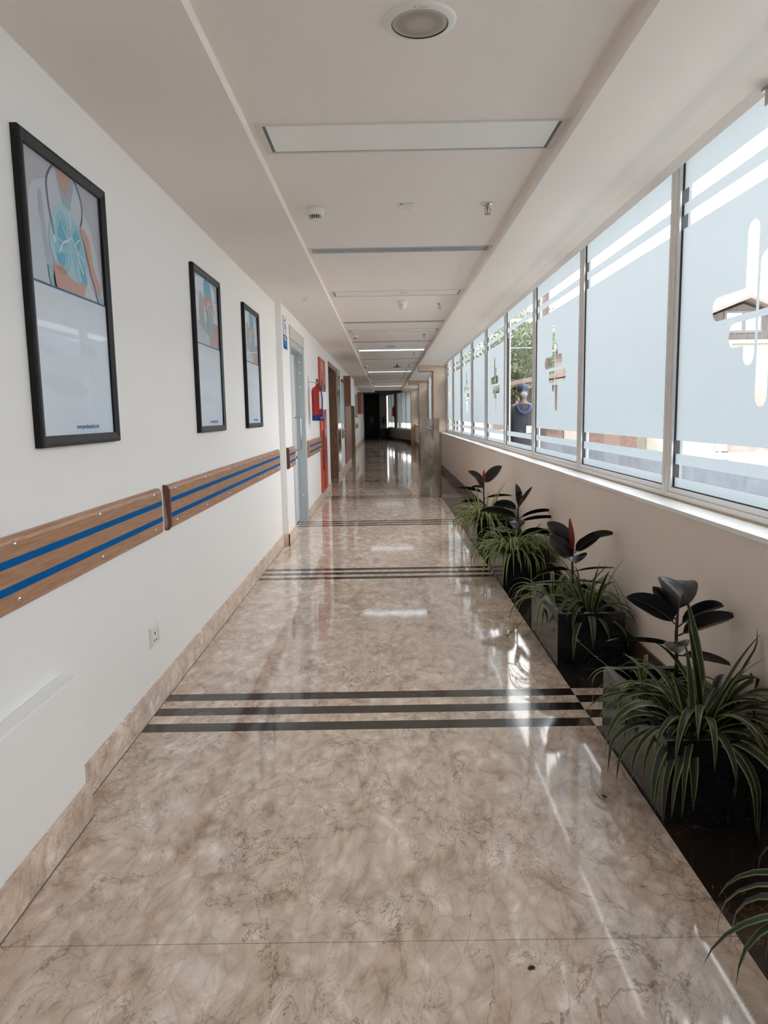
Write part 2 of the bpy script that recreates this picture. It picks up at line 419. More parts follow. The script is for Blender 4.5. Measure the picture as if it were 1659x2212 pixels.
# right soffit with an edge that sags slightly to the window pocket
prof = [(C2, H), (1.20, H), (1.30, H-.004), (1.38, H-.014), (SX, H-.03), (SX+.002, H-.02), (SX+.002, H+.3), (C2, H+.3)]
mb.prism(prof, 1, YB, YE)
mb.box((SX, YB, 2.86), (1.75, YE, 2.96))                     # top of the window pocket
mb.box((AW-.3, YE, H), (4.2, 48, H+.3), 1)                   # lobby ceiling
mb.prism([(C1-.0, H), (C1+.012, H), (C1+.012, H+.03), (C1, H+.045)], 1, YB, YE)
mb.prism([(C2-.018, H+.0), (C2, H), (C2, H+.05), (C2-.012, H+.035), (C2-.018, H+.03)], 1, YB, YE)
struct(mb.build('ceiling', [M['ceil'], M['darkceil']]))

# ------------------------------------------------------------------ back wall (behind the camera)
box_obj('wall_back', (AW-.3, YB-.2, 0), (1.9, YB, 2.96), M['wall'])

# ------------------------------------------------------------------ right wall, sill, windows
PANE = 1.811; Y0 = 3.95 - 3*PANE   # frame joints at Y0 + k*PANE
BAY1 = 18.25; COLS = [(18.25, 18.85), (26.2, 26.8), (34.4, 35.0)]
mb = MB()
mb.box((B, YB, 0), (1.72, 35.0, SILL-.02))
struct(mb.build('wall_right', M['wallR']), 'cream wall below the right-hand windows')
mb = MB()
mb.box((1.62, YB, SILL), (1.75, YB+.3, 2.9))
struct(mb.build('wall_right_near_return', M['wallR']))
mb = MB(); mb.box((B-.014, YB, SILL-.02), (1.66, 35.0, SILL), 0); mb.box((BW-.008, YB, SILL), (BW+.0, 35., SILL+.006), 1)
struct(mb.build('trim_window_sill', [M['sill'], M['grime']]), 'long white window sill')
skirt('baseboard_right', [(B, YB, 35.0, 0)], M['skdark'], .13, .013, 'R')
for i, (a, b_) in enumerate(COLS):
    mb = MB(); mb.box((1.19, a, 0), (1.75, b_, 2.9)); 
    mb.box((C2, a, H-.13), (1.19, b_, H+.02))
    struct(mb.build('trim_column_%d' % (i+1), M['beige']), 'beige column with a beam across the right ceiling')

def rrect(cx, cz, w, h, r=None, n=6, ends='all'):
    r = min(w, h)/2*.96 if r is None else r
    pts = []
    cs = [(cx+w/2-r, cz+h/2-r, 0), (cx-w/2+r, cz+h/2-r, 90), (cx-w/2+r, cz-h/2+r, 180), (cx+w/2-r, cz-h/2+r, 270)]
    for (x, z, a0) in cs:
        for k in range(n+1):
            a = radians(a0 + 90*k/n); pts.append((x+r*cos(a), z+r*sin(a)))
    return pts
def poly_part(pts_round):
    return pts_round
def symbol_holes(yc):
    # clear cut-outs of the split cross; coordinates are (Y, Z), left in view = +Y
    g = .012
    def cap(y0, y1, z0, z1, rc):   # rc: corners to round, set of 'a'(y1,z1) 'b'(y0,z1) 'c'(y0,z0) 'd'(y1,z0)
        pts = []; 
        r = min(abs(y1-y0), abs(z1-z0))*.92
        if (('a' in rc) and ('b' in rc)) or (('c' in rc) and ('d' in rc)): r = min(r, abs(y1-y0)/2*.98) if abs(y1-y0) < abs(z1-z0) else r
        if (('b' in rc) and ('c' in rc)) or (('a' in rc) and ('d' in rc)): r = min(r, abs(z1-z0)/2*.98)
        for key, (cy, cz, a0) in (('a', (y1, z1, 0)), ('b', (y0, z1, 90)), ('c', (y0, z0, 180)), ('d', (y1, z0, 270))):
            if key in rc:
                oy = cy - r if cy == y1 else cy + r; oz = cz - r if cz == z1 else cz + r
                for k in range(7):
                    a = radians(a0 + 15*k); pts.append((oy + r*cos(a), oz + r*sin(a)))
            else: pts.append((cy, cz))
        return pts
    H_ = []
    wv = .095
    # far (left in view) half: tall bar rising from the upper arm, ordinary Y grows away from camera
    H_.append([(yc+g, 1.80), (yc+g, 2.13)] + [(yc+g+wv/2+wv/2*cos(radians(180-30*k)), 2.13+.045*sin(radians(30*k))) for k in range(1, 6)] + [(yc+g+wv, 2.13), (yc+g+wv, 1.905)]
              + [(yc+.37, 1.905)] + [(yc+.37+.05*sin(radians(30*k)), 1.8525+.0525*cos(radians(30*k))) for k in range(1, 6)] + [(yc+.37, 1.80)])
    # near half of the upper arm with short bar
    H_.append([(yc-g, 1.80), (yc-.22, 1.80)] + [(yc-.22-.05*sin(radians(30*k)), 1.8525-.0525*cos(radians(30*k))) for k in range(1, 6)] + [(yc-.22, 1.905), (yc-g-wv, 1.905), (yc-g-wv, 1.985)]
              + [(yc-g-wv/2-wv/2*cos(radians(30*k)), 1.985+.045*sin(radians(30*k))) for k in range(1, 6)] + [(yc-g, 1.985)])
    # lower arm far half with short leg
    H_.append([(yc+g, 1.77), (yc+g, 1.625)] + [(yc+g+wv/2-wv/2*cos(radians(30*k)), 1.625-.045*sin(radians(30*k))) for k in range(1, 6)] + [(yc+g+wv, 1.625), (yc+g+wv, 1.665), (yc+.20, 1.665)]
              + [(yc+.20+.045*sin(radians(30*k)), 1.7175-.0525*cos(radians(30*k))) for k in range(1, 6)] + [(yc+.20, 1.77)])
    # lower arm near half with long leg
    H_.append([(yc-g, 1.77), (yc-.36, 1.77)] + [(yc-.36-.045*sin(radians(30*k)), 1.7175+.0525*cos(radians(30*k))) for k in range(1, 6)] + [(yc-.36, 1.665), (yc-g-wv, 1.665), (yc-g-wv, 1.45)]
              + [(yc-g-wv/2+wv/2*cos(radians(180+30*k)), 1.45-.045*sin(radians(30*k))) for k in range(1, 6)] + [(yc-g, 1.45)])
    return H_

FX = 1.538
def film(y0, y1, sym, clear, gap=.02):
    mb = MB()
    def R(a, b, z0, z1): mb.quad((FX, a, z0), (FX, a, z1), (FX, b, z1), (FX, b, z0))
    s1 = y1 - .09   # stripes are interrupted by a thin upright frosted strip at the far edge
    s2 = y1 - .055
    R(y0, y1, 2.505, 2.86); R(y0, y1, 2.378, 2.435); R(y0, y1, 1.112, 1.168); R(y0, y1, .985, 1.042)
    for za, zb in ((2.435, 2.505), (2.312, 2.378), (1.168, 1.238), (1.042, 1.112)):
        R(s1, s2, za, zb)
    if not clear:
        if sym:
            holes = symbol_holes((y0+y1)/2 + .04)
            outer = [(y0, 1.238), (y1, 1.238), (y1, 2.312), (y0, 2.312)]
            polys = [[Vector((p[0], p[1], 0)) for p in outer]] + [[Vector((p[0], p[1], 0)) for p in h] for h in holes]
            tri = tessellate_polygon(polys)
            flat = [p for q in polys for p in q]
            mb.add([(FX, p.x, p.y) for p in flat], [tuple(t) for t in tri])
        else: R(y0, y1, 1.238, 2.312)
    return mb

def window(idx, y0, y1, sym, clear):
    ft = .05
    mb = MB()
    z0, z1 = SILL, 2.86
    # outer frame (four members) with mid-depth rebate
    for a, b_ in ((y0+.002, y0+.036), (y1-.036, y1-.002)):
        mb.box((BW, a, z0), (BW+.075, b_, z1))
    mb.box((BW+.0005, y0+.036, z0), (BW+.075, y1-.036, z0+.032)); mb.box((BW+.0005, y0+.036, z1-.03), (BW+.075, y1-.036, z1))
    w = struct(mb.build('window_%d' % idx, M['upvc'], bevel=.0025), 'tall frosted corridor window pane' if not clear else 'corridor window pane with its middle left clear')
    mb = MB(); i0, i1 = y0+.036, y1-.036
    for a, b_ in ((i0, i0+.026), (i1-.026, i1)):
        mb.box((BW+.008, a, z0+.032), (BW+.06, b_, z1-.03))
    mb.box((BW+.0085, i0+.026, z0+.032), (BW+.06, i1-.026, z0+.058))
    mb.build('window_sash', M['upvcw'], w, bevel=.003)
    g0, g1 = i0+.026, i1-.026; gz = z0+.058
    mb = MB()
    for a, b_ in ((g0, g0+.006), (g1-.006, g1)): mb.box((BW+.020, a, gz), (BW+.055, b_, z1-.03))
    mb.box((BW+.020, g0+.006, gz), (BW+.055, g1-.006, gz+.005)); mb.build('gasket', M['gasket'], w)
    MB().box((GX, g0, gz), (GX+.004, g1, z1-.03)).build('window_pane', M['glass'], w)
    fm = film(g0+.006, g1-.006, sym, clear)
    fm.build('frosted_film', M['film'], w, face=(-1, 0, 0))
    return w
idx = 1
for k in range(-3, 11):
    a = Y0 + k*PANE; b_ = a + PANE
    if k == -3: a = max(a, YB+.32)
    if b_ > BAY1+.02: b_ = BAY1
    if b_ - a < .4: continue
    n = k - 1   # pane 1 in view is k==2
    window(idx, a, b_, (k % 2 == 0), k == 5); idx += 1
for (s, e) in ((18.85, 26.2), (26.8, 34.4)):
    p = (e-s)/4
    for k in range(4): window(idx, s+k*p, s+(k+1)*p, k % 2 == 0, False); idx += 1
# small manufacturer marking strip on the mullion is too small to read; clip hanging in the pocket at the upper right
t = tag(MB().box((1.40, 2.78, 2.548), (1.412, 2.86, 2.575)).box((1.40, 2.80, 2.49), (1.404, 2.83, 2.55)).build('blind_clip', M['steel']), 'small grey metal clip under the ceiling edge above the nearest window', 'clip')

# ------------------------------------------------------------------ far end of the corridor
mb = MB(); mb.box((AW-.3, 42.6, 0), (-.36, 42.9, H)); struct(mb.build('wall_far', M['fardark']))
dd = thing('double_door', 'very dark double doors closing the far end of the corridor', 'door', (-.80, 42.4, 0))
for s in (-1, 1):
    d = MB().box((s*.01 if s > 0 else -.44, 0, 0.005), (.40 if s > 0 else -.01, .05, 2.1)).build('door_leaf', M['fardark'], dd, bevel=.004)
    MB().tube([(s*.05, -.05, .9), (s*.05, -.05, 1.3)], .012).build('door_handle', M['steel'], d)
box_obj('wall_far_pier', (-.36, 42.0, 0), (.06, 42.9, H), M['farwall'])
# angled window wall from the third column back to the left
p0 = Vector((1.42, 35.0)); p1 = Vector((.06, 42.6)); dv = (p1-p0); Ld = dv.length; dv.normalize(); nv = Vector((dv.y, -dv.x))
def ang(u, o, z): q = p0 + dv*u + nv*o; return (q.x, q.y, z)
def angbox(mb, u0, u1, o0, o1, z0, z1, mi=0):
    vs = [ang(u0,o0,z0), ang(u1,o0,z0), ang(u1,o1,z0), ang(u0,o1,z0), ang(u0,o0,z1), ang(u1,o0,z1), ang(u1,o1,z1), ang(u0,o1,z1)]
    mb.add(vs, [(0,3,2,1),(4,5,6,7),(0,1,5,4),(1,2,6,5),(2,3,7,6),(3,0,4,7)], mi)
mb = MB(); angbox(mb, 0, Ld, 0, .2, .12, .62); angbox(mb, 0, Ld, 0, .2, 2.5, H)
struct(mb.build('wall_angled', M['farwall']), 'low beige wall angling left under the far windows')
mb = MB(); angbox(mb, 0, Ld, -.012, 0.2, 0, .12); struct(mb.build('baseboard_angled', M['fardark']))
mb = MB(); angbox(mb, 0, Ld, -.03, .22, .62, .65); struct(mb.build('trim_far_sill', M['sill']))
mb = MB(); angbox(mb, Ld-2.9, Ld-2.25, .0, .25, .65, 2.5); struct(mb.build('trim_far_pier', M['farwall']))
ws = [(Ld-2.25, Ld-.1), (Ld-5.2, Ld-2.9), (.1, Ld-5.2)]
for (a, b_) in ws:
    mb = MB()
    angbox(mb, a, a+.06, .04, .1, .65, 2.5); angbox(mb, b_-.06, b_, .04, .1, .65, 2.5); angbox(mb, a, b_, .04, .1, .65, .70)
    mdl = (a+b_)/2; angbox(mb, mdl-.03, mdl+.03, .04, .1, .65, 2.5)
    w = struct(mb.build('window_%d' % idx, M['upvcw'])); idx += 1
    mb = MB(); angbox(mb, a+.06, b_-.06, .06, .064, .7, 2.5); mb.build('window_pane', M['glass'], w)
    mb = MB(); mb.quad(ang(a+.06, .055, .95), ang(b_-.06, .055, .95), ang(b_-.06, .055, 2.49), ang(a+.06, .055, 2.49)); mb.build('frosted_film', M['film'], w)

# far potted palm beside the dark doors
CL = [None, None]
def clampv(v):
    if CL[0] is not None: v.x = min(v.x, CL[0])
    if CL[1] is not None: v.z = max(v.z, CL[1])
    return v
def arc_leaf(mb, base, az, el, L, w, droop, n=10, mats=(0, 1), edge=.22, fold=.3, twist=0, curl=0):
    """variegated strap leaf: margins mats[1], middle mats[0]"""
    p = Vector(base); rows = []
    for i in range(n+1):
        t = i/n
        d = Vector((cos(el)*cos(az), cos(el)*sin(az), sin(el)))
        wd = w*(min(1, .45+2.2*t) if t < .25 else 1)*(1-max(0, (t-.45)/.55)**1.7)*.5 + .0004
        side = Vector((-sin(az), cos(az), 0)); nrm = side.cross(d).normalized()
        if twist: side = (side*cos(twist*t)+nrm*sin(twist*t)).normalized(); nrm = side.cross(d).normalized()
        lift = wd*fold
        rows.append([p-side*wd+nrm*lift, p-side*wd*(1-2*edge)+nrm*lift*(1-2*edge)*.8, p, p+side*wd*(1-2*edge)+nrm*lift*(1-2*edge)*.8, p+side*wd+nrm*lift])
        p = p + d*(L/n)
        el -= droop/n*(.5+1.1*t); az += curl/n
        el = max(el, -1.5)
    o = len(mb.v)
    for r in rows: mb.v += [clampv(q) for q in r]
    for i in range(n):
        for k in range(4):
            a = o+i*5+k; mb.f.append((a, a+1, a+6, a+5)); mb.m.append(mats[1] if k in (0, 3) else mats[0])
pl = thing('potted_palm', 'dark palm in a tall black pot beside the far doors', 'potted plant', (-.12, 41.4, 0))
MB().lathe([(.20, 0), (.23, .55), (.25, .56), (.25, .62), (.20, .62), (.19, .56)], seg=20).build('pot', M['black'], pl, smooth=False)
mb = MB(); mb.tube([(0,0,.5), (.01,0,.9)], .02)
for i in range(40):
    arc_leaf(mb, (0, 0, .8+.2*random.random()), random.random()*6.28, .3+random.random()*1.1, .45+.2*random.random(), .035, 1.5, 7, (0, 0))
mb.build('foliage', [M['lgreen']], pl)

# ------------------------------------------------------------------ framed posters
def catmull(pts, closed=True, sub=6):
    n = len(pts); out = []
    rng = range(n) if closed else range(n-1)
    for i in rng:
        p0, p1, p2, p3 = pts[(i-1) % n if closed else max(i-1, 0)], pts[i], pts[(i+1) % n if closed else i+1], pts[(i+2) % n if closed else min(i+2, n-1)]
        for k in range(sub):
            t = k/sub; t2 = t*t; t3 = t2*t
            out.append(tuple(.5*((2*p1[j]) + (-p0[j]+p2[j])*t + (2*p0[j]-5*p1[j]+4*p2[j]-p3[j])*t2 + (-p0[j]+3*p1[j]-3*p2[j]+p3[j])*t3) for j in (0, 1)))
    if not closed: out.append(tuple(pts[-1][:2]))
    return out
P = {}
def pm(n, c, r=.35, coat=.0, var=.04): P[n] = mat('print_'+n, c, r, var=var, scale=8, coat=coat)
pm('grey', (.50, .48, .52)); pm('white', (.74, .75, .82)); pm('coat', (.60, .61, .66)); pm('coatsh', (.44, .47, .53))
pm('skin', (.60, .33, .27)); pm('skin2', (.50, .25, .21)); pm('shirt', (.36, .45, .52)); pm('steth', (.13, .17, .21)); pm('cyan', (.12, .44, .60)); pm('cyan2', (.28, .55, .66))
pm('glow', (.42, .62, .70)); pm('line', (.72, .82, .86)); pm('navy', (.02, .10, .24)); pm('teal', (.28, .48, .50)); pm('lilac', (.70, .70, .79)); pm('cream', (.76, .76, .80)); pm('pale', (.70, .74, .83)); pm('text', (.03, .20, .45))
pm('dim', (.42, .41, .42)); pm('crease', (.40, .41, .47))
def artwork(kind):
    """list of (points (u from near edge? u=0 at far-left in view, v down from the top), material)"""
    A = []
    W_, H_ = .625, .945
    A.append(([(0,0),(W_,0),(W_,.43),(0,.43)], 'grey', 0))
    if kind == 0:
        A.append((catmull([(.03,.20),(.06,.11),(.17,.06),(.24,.01),(.30,.03),(.36,.02),(.42,.01),(.47,.10),(.54,.16),(.60,.33),(.61,.425),(.40,.428),(.06,.428),(.02,.40)]), 'coat', 1))
        A.append((catmull([(.10,.14),(.13,.12),(.15,.26),(.19,.40),(.16,.42),(.12,.30)]), 'coatsh', 2))
        A.append((catmull([(.25,.0),(.28,.09),(.33,.17),(.36,.10),(.40,.0),(.33,-.0)]), 'shirt', 2))
        A.append(([(.25,.001),(.275,.05),(.31,.085),(.34,.06),(.375,.001)], 'skin', 3))
        A.append((catmull([(.44,.20),(.50,.22),(.545,.33),(.55,.40),(.52,.38),(.46,.28)]), 'coatsh', 2))
        A.append((catmull([(.17,.22),(.24,.13),(.33,.12),(.42,.16),(.46,.26),(.44,.37),(.34,.37),(.22,.35),(.17,.29)]), 'glow', 4))
        A.append((catmull([(.22,.20),(.25,.145),(.30,.15),(.325,.20),(.325,.30),(.30,.345),(.24,.335),(.205,.28)]), 'cyan2', 5))
        A.append((catmull([(.345,.20),(.37,.15),(.42,.18),(.455,.27),(.465,.36),(.43,.385),(.37,.345),(.345,.29)]), 'cyan2', 5))
        A.append((catmull([(.23,.24),(.26,.17),(.295,.19),(.30,.25),(.26,.27)]), 'cyan', 6)); A.append((catmull([(.215,.30),(.26,.285),(.295,.30),(.28,.33),(.23,.325)]), 'cyan', 6))
        A.append((catmull([(.36,.21),(.395,.18),(.42,.22),(.40,.25)]), 'cyan', 6)); A.append((catmull([(.40,.28),(.44,.30),(.46,.36),(.42,.36)]), 'cyan', 6))
        def ln(pts, w=.0025, m='line'):
            c = catmull(pts, False, 5); L_ = []; R_ = []
            for i, q in enumerate(c):
                a = c[max(i-1, 0)]; b = c[min(i+1, len(c)-1)]; dx, dy = b[0]-a[0], b[1]-a[1]; l = math.hypot(dx, dy) or 1
                L_.append((q[0]-dy/l*w, q[1]+dx/l*w)); R_.append((q[0]+dy/l*w, q[1]-dx/l*w))
            return (L_+R_[::-1], m, 7)
        A.append(ln([(.335,.13),(.335,.21),(.31,.235),(.27,.25),(.235,.29)], .0045)); A.append(ln([(.335,.21),(.37,.24),(.40,.29),(.43,.33)], .0045))
        for q in ([(.31,.235),(.28,.20),(.26,.17)], [(.28,.25),(.285,.31),(.27,.335)], [(.27,.25),(.225,.24)], [(.37,.24),(.40,.215),(.42,.21)], [(.38,.26),(.42,.265),(.45,.28)], [(.39,.28),(.385,.33),(.40,.36)], [(.30,.24),(.305,.29),(.30,.32)]):
            A.append(ln(q, .0022))
        A.append(ln([(.23,.0),(.175,.06),(.175,.14),(.195,.21),(.20,.235)], .0035, 'steth')); A.append(ln([(.405,.0),(.455,.06),(.455,.12),(.43,.16)], .0035, 'steth'))
        A.append((catmull([(.19,.245),(.205,.24),(.215,.255),(.20,.268)]), 'cream', 6))
        A.append((catmull([(.18,.415),(.175,.36),(.20,.33),(.27,.345),(.30,.36),(.37,.37),(.43,.365),(.44,.385),(.42,.41),(.36,.425),(.30,.42),(.24,.415)]), 'skin', 8))
        A.append((catmull([(.195,.345),(.25,.335),(.285,.35),(.24,.362)]), 'skin2', 9))
        A.append(([(.135,.35),(.175,.345),(.19,.41),(.215,.427),(.16,.427),(.14,.39)], 'teal', 8))
        A.append((catmull([(.425,.17),(.47,.165),(.51,.20),(.53,.28),(.585,.35),(.58,.39),(.555,.38),(.50,.31),(.46,.22)]), 'skin', 8))
        A.append((catmull([(.54,.375),(.575,.385),(.60,.40),(.60,.427),(.57,.425)]), 'teal', 9))
    else:
        A.append((catmull([(.0,.10),(.10,.02),(.25,.0),(.40,.0),(.55,.06),(.62,.20),(.62,.30),(.40,.34),(.10,.36),(.0,.33)]), 'white', 1))
        A.append((catmull([(.16,.10),(.22,.12),(.26,.25),(.24,.30),(.14,.30),(.12,.20)]), 'dim', 2))
        A.append((catmull([(.27,.02),(.33,.0),(.42,.0),(.47,.10),(.46,.15),(.36,.13),(.28,.12)]), 'cyan', 3))
        A.append((catmull([(.20,.14),(.30,.12),(.42,.11),(.50,.15),(.53,.20),(.49,.19),(.42,.145),(.34,.15),(.30,.21),(.26,.17)]), 'skin', 4))
        A.append(([(.34,.15),(.44,.15),(.50,.24),(.47,.30),(.38,.28)], 'dim', 3))
        A.append(([(.31,.19),(.355,.19),(.40,.31),(.36,.325),(.31,.30)], 'cyan', 5))
        A.append(([(.0,.29),(.62,.25),(.62,.42),(.30,.42)], 'dim', 4)); A.append(([(.0,.27),(.36,.36),(.36,.425),(.0,.425)], 'coat', 5))
        A.append((catmull([(.52,.27),(.58,.27),(.60,.33),(.54,.39),(.44,.42),(.38,.415),(.38,.375),(.47,.345)]), 'skin', 6))
        for vv in (.12, .285, .335): A.append(([(0,vv),(W_,vv-.01),(W_,vv-.006),(0,vv+.003)], 'crease', 7))
    A.append(([(0,.415),(W_,.415),(W_,.423),(0,.423)] , 'navy', 10))
    A.append(([(0,.423),(W_,.423),(W_,H_),(0,H_)], 'white', 10))
    A.append((catmull([(.06,.46),(.3,.45),(.55,.48),(.45,.52),(.2,.53),(.05,.51)]), 'cream', 11)); A.append((catmull([(.02,.60),(.3,.585),(.5,.61),(.5,.63),(.25,.63),(.05,.65)]), 'lilac', 11))
    A.append((catmull([(.02,.73),(.22,.72),(.4,.76),(.3,.79),(.1,.775)]), 'lilac', 11)); A.append((catmull([(.35,.84),(.5,.78),(.6,.82),(.6,.92),(.4,.93)]), 'pale', 11))
    A.append((catmull([(.02,.85),(.15,.85),(.3,.88),(.28,.89),(.1,.87)]), 'pale', 11))
    return A
def text_mesh(name, s, size, m, parent, mtx, ext=.0004, font_scale=(1, 1)):
    cu = bpy.data.curves.new(name, 'FONT'); cu.body = s; cu.size = size; cu.extrude = ext; cu.align_x = 'CENTER'
    t = bpy.data.objects.new(name, cu); COL.objects.link(t)
    dg = bpy.context.evaluated_depsgraph_get(); me = bpy.data.meshes.new_from_object(t.evaluated_get(dg))
    bpy.data.objects.remove(t); me.materials.clear(); me.materials.append(m)
    sx, sy = font_scale
    me.transform(mtx @ Matrix.Diagonal((sx, sy, 1, 1)))
    o = bpy.data.objects.new(name, me); COL.objects.link(o)
    if parent: o.parent = parent
    return o
# matrix: text plane on the left wall (x->+Y in world, y->+Z, normal +X)
def left_m(x, y, z): 
    m_ = Matrix(((0, 0, 1, x), (1, 0, 0, y), (0, 1, 0, z), (0, 0, 0, 1))); return m_
def poster(y0, kind, label):
    W_, H_ = .70, 1.0; z0 = 1.31; fwid = .038; dep = .028
    t = thing('framed_poster', label, 'picture', (AW, y0, z0), 0, None)
    mb = MB()
    # mitred moulding profile
    prof = [(0, 0), (dep*.8, 0), (dep, .006), (dep, .014), (dep*.72, fwid), (0.004, fwid)]
    def ringpt(x, ins): return [(x, ins, ins), (x, W_-ins, ins), (x, W_-ins, H_-ins), (x, ins, H_-ins)]
    rings = [ringpt(px, ins) for px, ins in prof]
    vs = [v for r in rings for v in r]; fs = []
    for i in range(len(rings)-1):
        for k in range(4):
            a = i*4+k; b_ = i*4+(k+1) % 4; fs.append((a, b_, b_+4, a+4))
    mb.add(vs, fs); mb.build('frame', M['blackframe'], t)
    MB().box((.001, .01, .01), (.006, W_-.01, H_-.01)).build('backing', M['black'], t)
    iu, iv = fwid-.001, H_-fwid+.001
    names = []; mbp = MB(); mats = []
    for pts, mn, lay in artwork(kind):
        if mn not in names: names.append(mn)
        x = .0075 + lay*.0004
        q = [Vector((min(max(p[0], 0), .625), min(max(p[1], 0), .925), 0)) for p in pts]
        tri = tessellate_polygon([q])
        mbp.add([(x, iu+p.x, iv-p.y) for p in q], [tuple(a) for a in tri], names.index(mn))
    pr = mbp.build('print', [P[n] for n in names], t)
    text_mesh('lettering', 'www.parashospitals.com', .024, P['text'], t, left_m(.0135, iu+.37, iv-.905), font_scale=(.86, 1.05))
    MB().box((.0150, fwid-.002, fwid-.002), (.0165, W_-fwid+.002, H_-fwid+.002)).build('glazing', M['pglass'], t)
    return t
poster(2.37, 0, 'large black framed health poster nearest the camera, showing blue glowing lungs')
poster(4.42, 1, 'middle of three black framed posters on the left wall')
poster(5.96, 1, 'black framed poster hanging farthest along, next to the wall pilaster')
# far frames
def small_frame(y0, label, x=PW):
    t = thing('framed_notice', label, 'picture', (x, y0, 1.3), 0, 'small framed notices on the far left wall')
    MB().box((0, 0, 0), (.02, .55, .95)).build('frame', M['blackframe'], t, bevel=.003)
    MB().box((.02, .05, .05), (.022, .50, .90)).build('print', P['pale'], t)
small_frame(30.2, 'dark framed notice on the far left wall, first of two', -1.25); small_frame(31.4, 'dark framed notice on the far left wall, second of two', -1.25)
t = thing('blue_notice', 'tall pale blue notice panel near the reddish wooden box', 'notice board', (PW, 18.0, 1.2))
MB().box((0, 0, 0), (.015, .9, 1.05)).build('panel', P['glow'], t); MB().box((.0, -.03, 1.02), (.03, .93, 1.07)).build('top_rail', M['black'], t)

# ------------------------------------------------------------------ wall guard boards
scr = None
def guard(x, y0, y1, label, bolts, z0=.835, z1=1.06, cap=0, th=.03, torn=False):
    t = thing('wall_guard', label, 'handrail', (x, y0, z0), 0, None)
    L_ = y1-y0; h = z1-z0
    prof = [(0, 0), (th*.55, 0), (th*.9, .008), (th, .02), (th, h-.02), (th*.9, h-.008), (th*.55, h), (0, h)]
    c = .022 if cap else 0
    MB().prism(prof, 1, c, L_).build('board', M['board'], t, bevel=.001)
    for (a, b_) in ((.060, .084), (.138, .162)):
        MB().box((th-.002, c, a), (th+.0008, L_, b_)).build('stripe', M['blue'], t)
    if cap:
        pr2 = [(0, -.004), (th*.6, -.004), (th*.95, .008), (th+.004, .02), (th+.004, h-.02), (th*.95, h-.008), (th*.6, h+.004), (0, h+.004)]
        ec = MB().prism(pr2, 1, 0, c).build('end_cap', M['endcap'] if cap == 1 else M['board'], t, bevel=.001)
        ec['label'] = 'dark brown end cap'
        if torn:
            tp = MB().add([(0.0005, -.0012, .02), (.004, -.0012, .19), (.0075, -.0012, .16), (.012, -.0012, .10), (.018, -.0012, .04), (.012, -.0012, .0)], [(0, 1, 2, 3, 4, 5)]).build('torn_patch', M['bare'], t)
    for yb in bolts:
        for zb in (.035, h-.022):
            MB().lathe([(.0085, 0), (.0085, .002), (.007, .0045), (.0035, .006), (.0005, .0063)], (th-.0005, yb-y0, zb), 12, ax=0).build('screw', M['chrome'], t, smooth=True)
    return t
guard(AW, -.4, 3.56, 'wood guard board with two blue stripes nearest the camera', [.15, .81, 1.47, 2.13, 2.78, 3.44])
guard(AW, 3.68, 7.60, 'longest striped guard board, with a torn dark end, under the smaller posters', [3.80, 4.44, 5.09, 5.77, 6.42, 6.62, 7.1, 7.5], cap=1, torn=True)
guard(PW, 7.86, 8.41, 'short striped guard board on the pilaster left of the grey door', [7.98, 8.33], cap=1)
guard(PW, 9.93, 11.78, 'striped guard board between grey door and red fire cabinet', [10.05, 10.8, 11.65], cap=2)
guard(PW, 17.75, 18.95, 'striped guard board beyond the dark wood doorway', [17.9, 18.8])
guard(-1.25, 30.0, 32.4, 'small distant striped guard board below two framed notices', [])

# ------------------------------------------------------------------ socket
t = thing('wall_socket', 'white switched power socket low on the left wall', 'socket', (AW, 3.345, .31))
MB().box((0, 0, 0), (.006, .135, .10)).build('base_plate', M['white'], t, bevel=.002)
MB().box((.006, .012, .010), (.010, .123, .090)).build('face_plate', M['white'], t, bevel=.001)
MB().box((.010, .092, .018), (.014, .115, .082)).build('switch_rocker', M['white'], t, bevel=.001)
mb = MB()
for (a, z, r) in ((.042, .030, .0055), (.068, .030, .0055)): mb.lathe([(r, 0), (r, .0012)], (.0099, a, z), 12, ax=0)
mb.box((.0099, .049, .055), (.0111, .060, .070)); mb.build('pin_holes', M['black'], t)

# ------------------------------------------------------------------ sign on the pilaster
t = thing('wall_sign', 'upright white and blue camera notice on the pilaster', 'sign', (PW, 7.90, 2.12))
MB().box((0, 0, 0), (.004, .30, .34)).build('sign_plate', P['white'], t, bevel=.001)
MB().box((.0042, .004, .004), (.005, .296, .150)).build('blue_panel', M['blue'], t)
mb = MB()
mb.box((.0042, .10, .30), (.0056, .19, .312)); mb.box((.0042, .10, .25), (.0056, .112, .312)); mb.box((.0042, .10, .25), (.0056, .20, .262)); mb.box((.0042, .12, .22), (.0056, .21, .232)); mb.box((.0042, .20, .222), (.0056, .212, .25))
mb.box((.0042, .17, .19), (.0056, .185, .205)); mb.box((.0042, .19, .165), (.0056, .2, .195)); mb.build('camera_symbol', M['blue'], t)
mb = MB()
for z, a, b_ in ((.122, .05, .23), (.098, .04, .26), (.084, .04, .27), (.058, .06, .25), (.036, .11, .22)):
    mb.box((.0050, a, z), (.0058, b_, z+(.016 if z > .09 else .005)))
mb.build('lettering', P['glow'], t)
mb = MB()
mb.box((.004, 0, .336), (.0055, .30, .34)); mb.box((.004, 0, .15), (.0055, .004, .34)); mb.build('border_line', M['black'], t)

